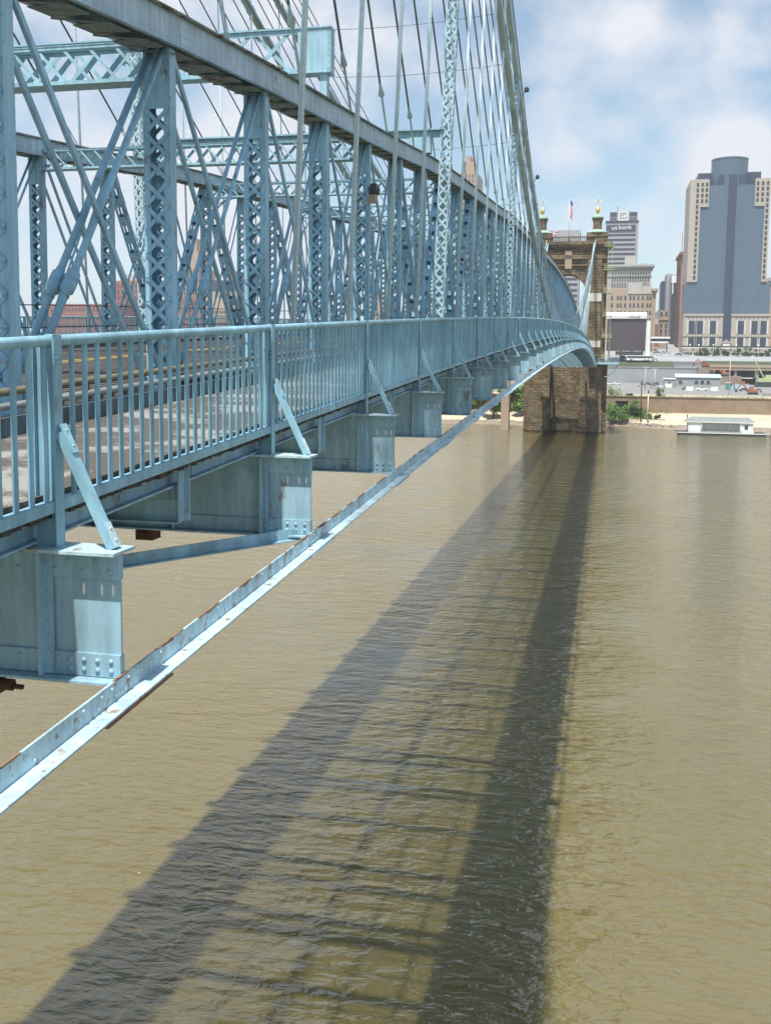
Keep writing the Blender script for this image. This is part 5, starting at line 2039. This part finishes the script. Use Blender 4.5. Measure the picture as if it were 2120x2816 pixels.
# vehicles
def car(x, y, z, m, label, L_=4.6, hgt=1.75, rot=0.0, name='parked_car', cat='car', pick=False, group='cars in the riverside car park'):
    t = thing(name, (x, y, z), label, cat, group)
    W = 0.95
    h = L_ / 2
    b = MB()
    hood = hgt * 0.55
    body = [(-h, 0.35), (-h + 0.1, hood), (-h * 0.55, hood + 0.06), (h * 0.95, hood), (h, 0.4)]
    b.prism([(x + a, z + c) for a, c in body], y - W, y + W)
    b.build('body', m, t)
    b = MB()
    if pick:
        cab = [(-h * 0.35, hood + 0.05), (-h * 0.2, hgt), (h * 0.18, hgt), (h * 0.24, hood + 0.05)]
    else:
        cab = [(-h * 0.55, hood + 0.07), (-h * 0.3, hgt), (h * 0.62, hgt), (h * 0.9, hood + 0.02)]
    b.prism([(x + a, z + c) for a, c in cab], y - W * 0.86, y + W * 0.86)
    cb = b.build('cabin', m, t)
    b = MB()
    cx = sum(a for a, c in cab) / 4
    b.prism([(x + cx + (a - cx) * 0.82, z + hood + 0.1 + (c - hood) * 0.78) for a, c in cab], y - W * 0.88, y - W * 0.861)
    b.build('side_glass', 'window', cb)
    wm = None
    for sx in (-0.62, 0.62):
        for sy in (-1, 1):
            if wm is None:
                b = MB()
                b.tube([(x + sx * h, y + sy * W - 0.1, z + 0.34), (x + sx * h, y + sy * W + 0.06, z + 0.34)], 0.34, 12)
                wm = b.build('wheel', 'tyre', t)
                o = (sx, sy)
            else:
                share(wm, 'wheel', t, ((sx - o[0]) * h, (sy - o[1]) * W, 0))
    return t
car(1.6, 555, 10.9, 'white', 'white car half hidden by the tower edge in the car park', 4.4, 1.6)
car(5.6, 560, 10.9, 'white', 'white estate car standing just right of the tower', 4.8, 1.75)
car(18.0, 530, 10.8, 'cargrey', 'silver car behind the rusty pole', 4.6, 1.6)
car(21.6, 552, 10.9, 'carblue', 'slate blue car in the back row of the car park', 4.4, 1.5)
car(25.6, 548, 10.9, 'carblue', 'dark blue van in the back row right of the slate car', 4.6, 1.9)
car(23.5, 505, 10.75, 'cargrey', 'silver pickup truck nearest the path, between the lamp posts', 5.2, 1.8, pick=True, name='pickup_truck', cat='pickup')
car(27.6, 520, 10.8, 'white', 'small white car beside the grey booth', 4.2, 1.5)
car(43.6, 480, 10.7, 'white', 'white pickup truck parked before the long grey office', 5.6, 1.85, pick=True, name='pickup_truck', cat='pickup')
car(37.3, 490, 10.7, 'carblue', 'dark car parked at the left end of the grey office', 4.4, 1.5)
car(66.5, 470, 10.7, 'cargrey', 'silver car on the building site right of the teal cabin', 4.6, 1.6)
car(62.0, 480, 10.7, 'carblue', 'dark slate car on the building site', 4.6, 1.6)
car(84.5, 430, 10.5, 'cargrey', 'grey van near the right edge of the site', 5.2, 2.2)
# street traffic far up the street
for i, (x, y, m) in enumerate(((33.5, 672, 'white'), (36.5, 690, 'cargrey'), (31.8, 684, 'carblue'), (44.5, 664, 'carblue'), (39.2, 676, 'white'), (48.5, 668, 'cargrey'))):
    car(x, y, 27.8 if y < 680 else 29, m, ['white car low in the street gap', 'silver car up the street gap', 'dark car up the street gap', 'dark blue car at the street corner', 'white car in the middle of the street', 'silver car before the skyscraper corner'][i], 4.4, 1.6, group='cars in the street gap')
# coach
t = thing('white_coach', (19.6, 640, 24), 'long white coach with dark window band above the lawn', 'coach')
b = MB()
b.prism([(11.9, 24.4), (11.9, 27.2), (12.4, 27.5), (27.0, 27.5), (27.4, 27.0), (27.4, 24.4)], 638.7, 641.3)
b.build('body', 'white', t)
b = MB()
b.box(12.2, 27.2, 638.6, 638.69, 25.9, 27.05)
b.build('window_band', 'window', t)
b = MB()
b.box(14, 16.5, 638.62, 638.69, 24.7, 25.6)
b.build('pink_graphic', 'pink', t)
for x in (14.5, 23, 25):
    b = MB()
    b.tube([(x, 638.6, 24.55), (x, 639.0, 24.55)], 0.55, 12)
    b.build('wheel', 'tyre', t)
for i, (x, lab) in enumerate(((8.3, 'white car on the upper road left of the coach'), (10.2, 'second white car tucked behind the coach end'), (29.6, 'white car on the upper road right of the coach'))):
    car(x, 644, 24.1, 'white', lab, 3.8, 1.5, group='cars on the upper road')
t = thing('low_banner', (12, 646, 24.5), 'low cream banner panel beneath the dark scoreboard', 'banner')
b = MB()
b.box(5, 22, 649, 649.3, 27.6, 30.0)
b.build('panel', 'offwhite', t)
for x in (5.5, 13, 21.5):
    b = MB()
    b.box(x - 0.15, x + 0.15, 649.31, 649.6, 23.5, 30.0)
    b.build('post', 'darkmetal', t)
for i in range(5):
    tree('hedge_bush', 9 + i * 4.5, 647.5, 24.3, 3.4, 2.4, 'leafdark', f'dark hedge bush behind the coach, {ORD[i]} from the left', 'hedge bushes behind the coach', 240, 0.0, 'bush', ls=0.6, seed=i)

# site office, booth and builders' things
t = thing('site_office', (47, 540, 11), 'long low grey site office with pale ribbed roof', 'cabin')
b = MB()
b.box(35.6, 58.0, 540, 550, 10.5, 15.8)
b.build('wall', 'greycon', t)
b = MB()
b.prismx([(539.4, 15.81), (545, 17.6), (550.6, 15.81)], 35.2, 58.4)
b.build('roof', 'ltblue', t)
win(t, 540, [38, 46, 49, 52], [13.6], 1.6, 1.1)
t = thing('grey_booth', (31, 520, 11), 'small square grey booth with a round window', 'booth')
b = MB()
b.box(28.6, 34, 520, 525, 10.5, 15.0)
b.build('wall', 'greycon', t)
b = MB()
b.box(28.2, 34.4, 519.6, 525.4, 15.01, 15.5)
b.build('roof', 'white', t)
b = MB()
b.tube([(31.2, 519.9, 13.2), (31.2, 520.1, 13.2)], 0.6, 14)
b.build('round_window', 'window', t)
for i, (x, lab) in enumerate(((36.9, 'white square sign board left of the white pickup'), (47.6, 'white square sign board right of the white pickup'), (30.6, 'white panel leaning at the foot of the grey booth'))):
    t = thing('sign_board', (x, 466 if i < 2 else 515, 10.7), lab, 'sign', 'white site boards')
    yy = 466 if i < 2 else 515
    b = MB()
    b.box(x - 1.6, x + 1.6, yy, yy + 0.15, 10.9, 12.9)
    b.build('panel', 'white', t)
    b = MB()
    for dx in (-1.2, 1.2):
        b.box(x + dx - 0.1, x + dx + 0.1, yy + 0.16, yy + 0.3, 10.4, 12.8)
    b.build('post', 'darkmetal', t)
t = thing('portable_toilet', (57.6, 500, 10.7), 'teal portable toilet cabin at the right end of the office', 'toilet cabin')
b = MB()
b.box(56.4, 58.6, 500, 502, 10.7, 13.9)
b.build('cabin', 'teal', t)
b = MB()
b.prism([(56.2, 13.91), (58.8, 13.91), (58.4, 14.4), (56.6, 14.4)], 499.8, 502.2)
b.build('roof', 'offwhite', t)
b = MB()
b.box(56.8, 58.2, 499.9, 499.99, 10.9, 13.5)
b.build('door', 'teal', t)
# overpass under construction
t = thing('highway_overpass', (85, 600, 10), 'long highway overpass with dark openings behind the building site', 'overpass')
b = MB()
b.box(58.3, 170, 600, 612, 19.3, 21.6)
b.box(58.3, 170, 599.6, 599.99, 21.0, 22.5)
b.build('deck', 'tan', t)
b = MB()
b.box(58.3, 170, 610, 611.9, 10, 19.29)
b.build('back_wall', 'darkmetal', t)
for j in range(9):
    b = MB()
    b.box(60 + j * 12, 61.4 + j * 12, 601, 602.4, 10, 19.29)
    b.build('column', 'greycon', t)
b = MB()
b.box(62, 82, 599, 599.5, 14.6, 15.2)
b.build('pale_beam', 'offwhite', t)
terrain('planted_slope', 'lawn', [(613, 21.8), (640, 24.1), (650, 24.6)], x0=58, x1=170, step=10, jit=0.2)
# excavators
def excavator(x, y, z, m, label):
    t = thing('excavator', (x, y, z), label, 'excavator', 'excavators on the building site')
    b = MB()
    for s in (-1, 1):
        b.prism([(x - 2.2, z + 0.4), (x - 1.8, z), (x + 1.8, z), (x + 2.2, z + 0.4), (x + 1.8, z + 0.9), (x - 1.8, z + 0.9)], y + s * 1.2 - 0.3, y + s * 1.2 + 0.3)
    b.build('tracks', 'tyre', t)
    b = MB()
    b.box(x - 1.8, x + 2.0, y - 1.3, y + 1.3, z + 0.95, z + 2.2)
    b.box(x - 1.7, x + 0.0, y - 1.2, y - 0.1, z + 2.21, z + 3.4)
    b.build('body', m, t)
    b = MB()
    b.bar((x - 1.6, y + 0.3, z + 1.6), (x - 4.4, y + 0.3, z + 4.6), 0.4, 0.6)
    b.bar((x - 4.4, y + 0.3, z + 4.6), (x - 6.6, y + 0.3, z + 2.0), 0.35, 0.5)
    b.build('boom', m, t)
    b = MB()
    b.prism([(x - 7.2, z + 0.9), (x - 6.2, z + 0.9), (x - 6.3, z + 2.0), (x - 6.9, z + 2.1)], y - 0.3, y + 0.9)
    b.build('bucket', 'darkmetal', t)
excavator(56.5, 606, 20.8, 'red', 'red excavator on the ground above the retaining wall')
excavator(66.5, 596, 16.0, 'orange', 'orange excavator at the mouth of the overpass')
excavator(60.5, 440, 10.5, 'orange', 'orange excavator low on the site near the path')
excavator(70.0, 540, 10.8, 'orange', 'small orange excavator beneath the overpass')
b = MB()
b.box(60, 75, 592, 602, 9, 15.95)
tag(b.build('earth_mound', 'mud'), kind='structure')
b = MB()
b.box(52, 61, 602, 609.6, 9, 20.75)
tag(b.build('earth_mound', 'mud'), kind='structure')
t = thing('mobile_crane', (83, 560, 11), 'pale green mobile crane with its boom raised to the left', 'crane')
b = MB()
b.box(79, 86, 558, 562, 13.6, 15.6)
b.box(83, 86, 558.5, 561.5, 15.61, 17.4)
b.build('cab', 'crane', t)
b = MB()
for dy in (558.6, 561.0):
    b.bar((82.5, dy, 15.5), (77.2, dy, 25.0), 0.35, 0.35)
for j in range(7):
    u = j / 7
    b.bar((82.5 - 5.3 * u, 558.6, 15.5 + 9.5 * u), (82.5 - 5.3 * (u + 0.14), 561.0, 15.5 + 9.5 * (u + 0.14)), 0.2, 0.2)
b.bar((78.4, 559.8, 23.0), (77.6, 559.8, 15.6), 0.25, 0.25)
b.build('boom', 'crane', t)
b = MB()
b.prism([(78, 10.6), (87, 10.6), (87.6, 12.2), (86, 13.55), (79, 13.55), (77.6, 12.2)], 557.5, 562.5)
b.build('tracks', 'darkmetal', t)
t = thing('site_shed', (88, 450, 10.6), 'flat white-roofed shed at the right edge of the site', 'shed')
b = MB()
b.box(74.5, 98, 452, 460, 10.4, 14.6)
b.build('wall', 'tan', t)
b = MB()
b.box(74, 98.6, 450.5, 461, 14.61, 15.1)
b.build('roof', 'offwhite', t)
b = MB()
b.box(78.5, 97, 451.8, 451.99, 10.6, 14.0)
b.build('opening_shade', 'darkmetal', t)  # solid dark sheet on the wall, painting the shade of an open front
for i, (x, y, m, sz, lab) in enumerate(((84, 425, 'red', 1.7, 'red machine skip near the right edge'), (64, 500, 'ltblue', 2.6, 'pale blue container on the building site'), (70, 430, 'darkmetal', 1.2, 'dark heap of steel beside the path'), (76, 425, 'darkmetal', 1.1, 'second dark heap of steel further right'), (73.5, 405, 'white', 0.7, 'white plank stack by the path'), (86.5, 410, 'yellow', 1.0, 'yellow barrier block at the right edge'), (63.2, 420, 'rock', 1.1, 'grey rubble skip beside the low excavator'))):
    t = thing('site_container', (x, y, 10.5), lab, 'container', 'containers on the site')
    b = MB()
    b.prism([(x - sz * 1.3, 10.5), (x + sz * 1.3, 10.5), (x + sz * 1.5, 10.5 + sz), (x - sz * 1.5, 10.5 + sz)], y - sz, y + sz)
    b.build('bin', m, t)
    b = MB()
    b.box(x - sz * 1.52, x + sz * 1.52, y - sz - 0.08, y + sz + 0.08, 10.501 + sz, 10.62 + sz)
    b.build('rim', m, t)

# houseboat
hx = 0.0
t = thing('houseboat', (37.5, 341, 0.2), 'long white houseboat with a hipped grey roof moored at the far bank', 'boat')
b = MB()
b.prism([(24.6, -0.4), (23.4, 0.75), (23.6, 1.0), (51, 1.0), (51.4, 0.6), (51.0, -0.4)], 338, 346)
b.build('hull', 'darkmetal', t)
b = MB()
b.box(23.5, 51.2, 337.85, 337.99, 0.72, 1.0)
b.build('rub_rail', 'white', t)
b = MB()
b.box(31.01, 43.39, 340.0, 345, 1.01, 4.35)
b.build('back_wall', 'offwhite', t)
for (x0, x1) in ((26.9, 31.0), (43.4, 47.2)):
    b = MB()
    b.box(x0, x1, 339.2, 345, 1.01, 4.35)
    b.build('cabin', 'white', t)
b = MB()
b.box(44.6, 45.7, 339.1, 339.19, 2.2, 3.6)
b.build('window', 'window', t)
b = MB()
x0, x1, y0, y1 = 26.0, 48.3, 338.9, 346
b.add([(x0, y0, 4.36), (x1, y0, 4.36), (x1, y1, 4.36), (x0, y1, 4.36), (x0 + 2.2, 342, 6.0), (x1 - 2.2, 342, 6.0)],
      [(0, 3, 2, 1), (0, 1, 5, 4), (1, 2, 5), (2, 3, 4, 5), (3, 0, 4)])
b.build('roof', 'roofgrey', t)
b = MB()
b.box(x0 - 0.05, x1 + 0.05, y0 - 0.12, y0 - 0.01, 4.2, 4.5)
b.build('eaves', 'white', t)
b = MB()
for z in (1.55, 2.05):
    b.tube([(31.1, 338.6, z), (43.3, 338.6, z)], 0.05, 5)
for j in range(9):
    b.tube([(31.1 + j * 1.52, 338.6, 1.0), (31.1 + j * 1.52, 338.6, 2.1)], 0.05, 5)
b.build('railing', 'darkmetal', t)
for x in (31.2, 43.2):
    b = MB()
    b.box(x - 0.1, x + 0.1, 338.95, 339.15, 1.01, 4.35)
    b.build('post', 'white', t)
b = MB()
b.tube([(26.6, 341, 5.4), (26.6, 341, 6.7)], 0.18, 8)
b.build('chimney', 'darkmetal', t)
b = MB()
b.box(28.0, 30.4, 338.6, 339.1, 1.01, 2.2)
b.box(44.0, 47.5, 338.4, 338.9, 1.01, 1.8)
b.build('deck_box', 'white', t)
t = thing('jetty', (55, 341, 0.3), 'low grey jetty joined to the right end of the houseboat', 'jetty')
b = MB()
b.box(51.5, 75, 339.5, 344, 0.3, 0.9)
b.build('planks', 'concrete', t)
for x in (53, 58, 64, 70):
    b = MB()
    b.tube([(x, 339.3, -1.5), (x, 339.3, 2.2)], 0.2, 8)
    b.build('pile', 'bark', t)
# a moored log
b = MB()
b.tube([(15.5, 373.5, 2.9), (21.5, 372.5, 2.95)], [0.16, 0.1], 7)
tag(b.build('driftwood_log', 'bark', loc=(18, 373, 2.9)), 'long dark driftwood log lying on the sand by the poles', 'log')

# ------------------------------------------------------------------ summer haze
hz = bpy.data.materials.new('summer_haze')
hz.use_nodes = True
ht = hz.node_tree
ht.nodes.clear()
ho = ht.nodes.new('ShaderNodeOutputMaterial')
hv = ht.nodes.new('ShaderNodeVolumePrincipled')
hv.inputs['Color'].default_value = (0.86, 0.91, 1.0, 1)
hv.inputs['Density'].default_value = 0.00016
ht.links.new(hv.outputs[0], ho.inputs['Volume'])
M['haze'] = hz
b = MB()
b.box(-6100, 6100, -950, 9100, -2.99 - 3, 260)
tag(b.build('haze', 'haze'), kind='stuff')
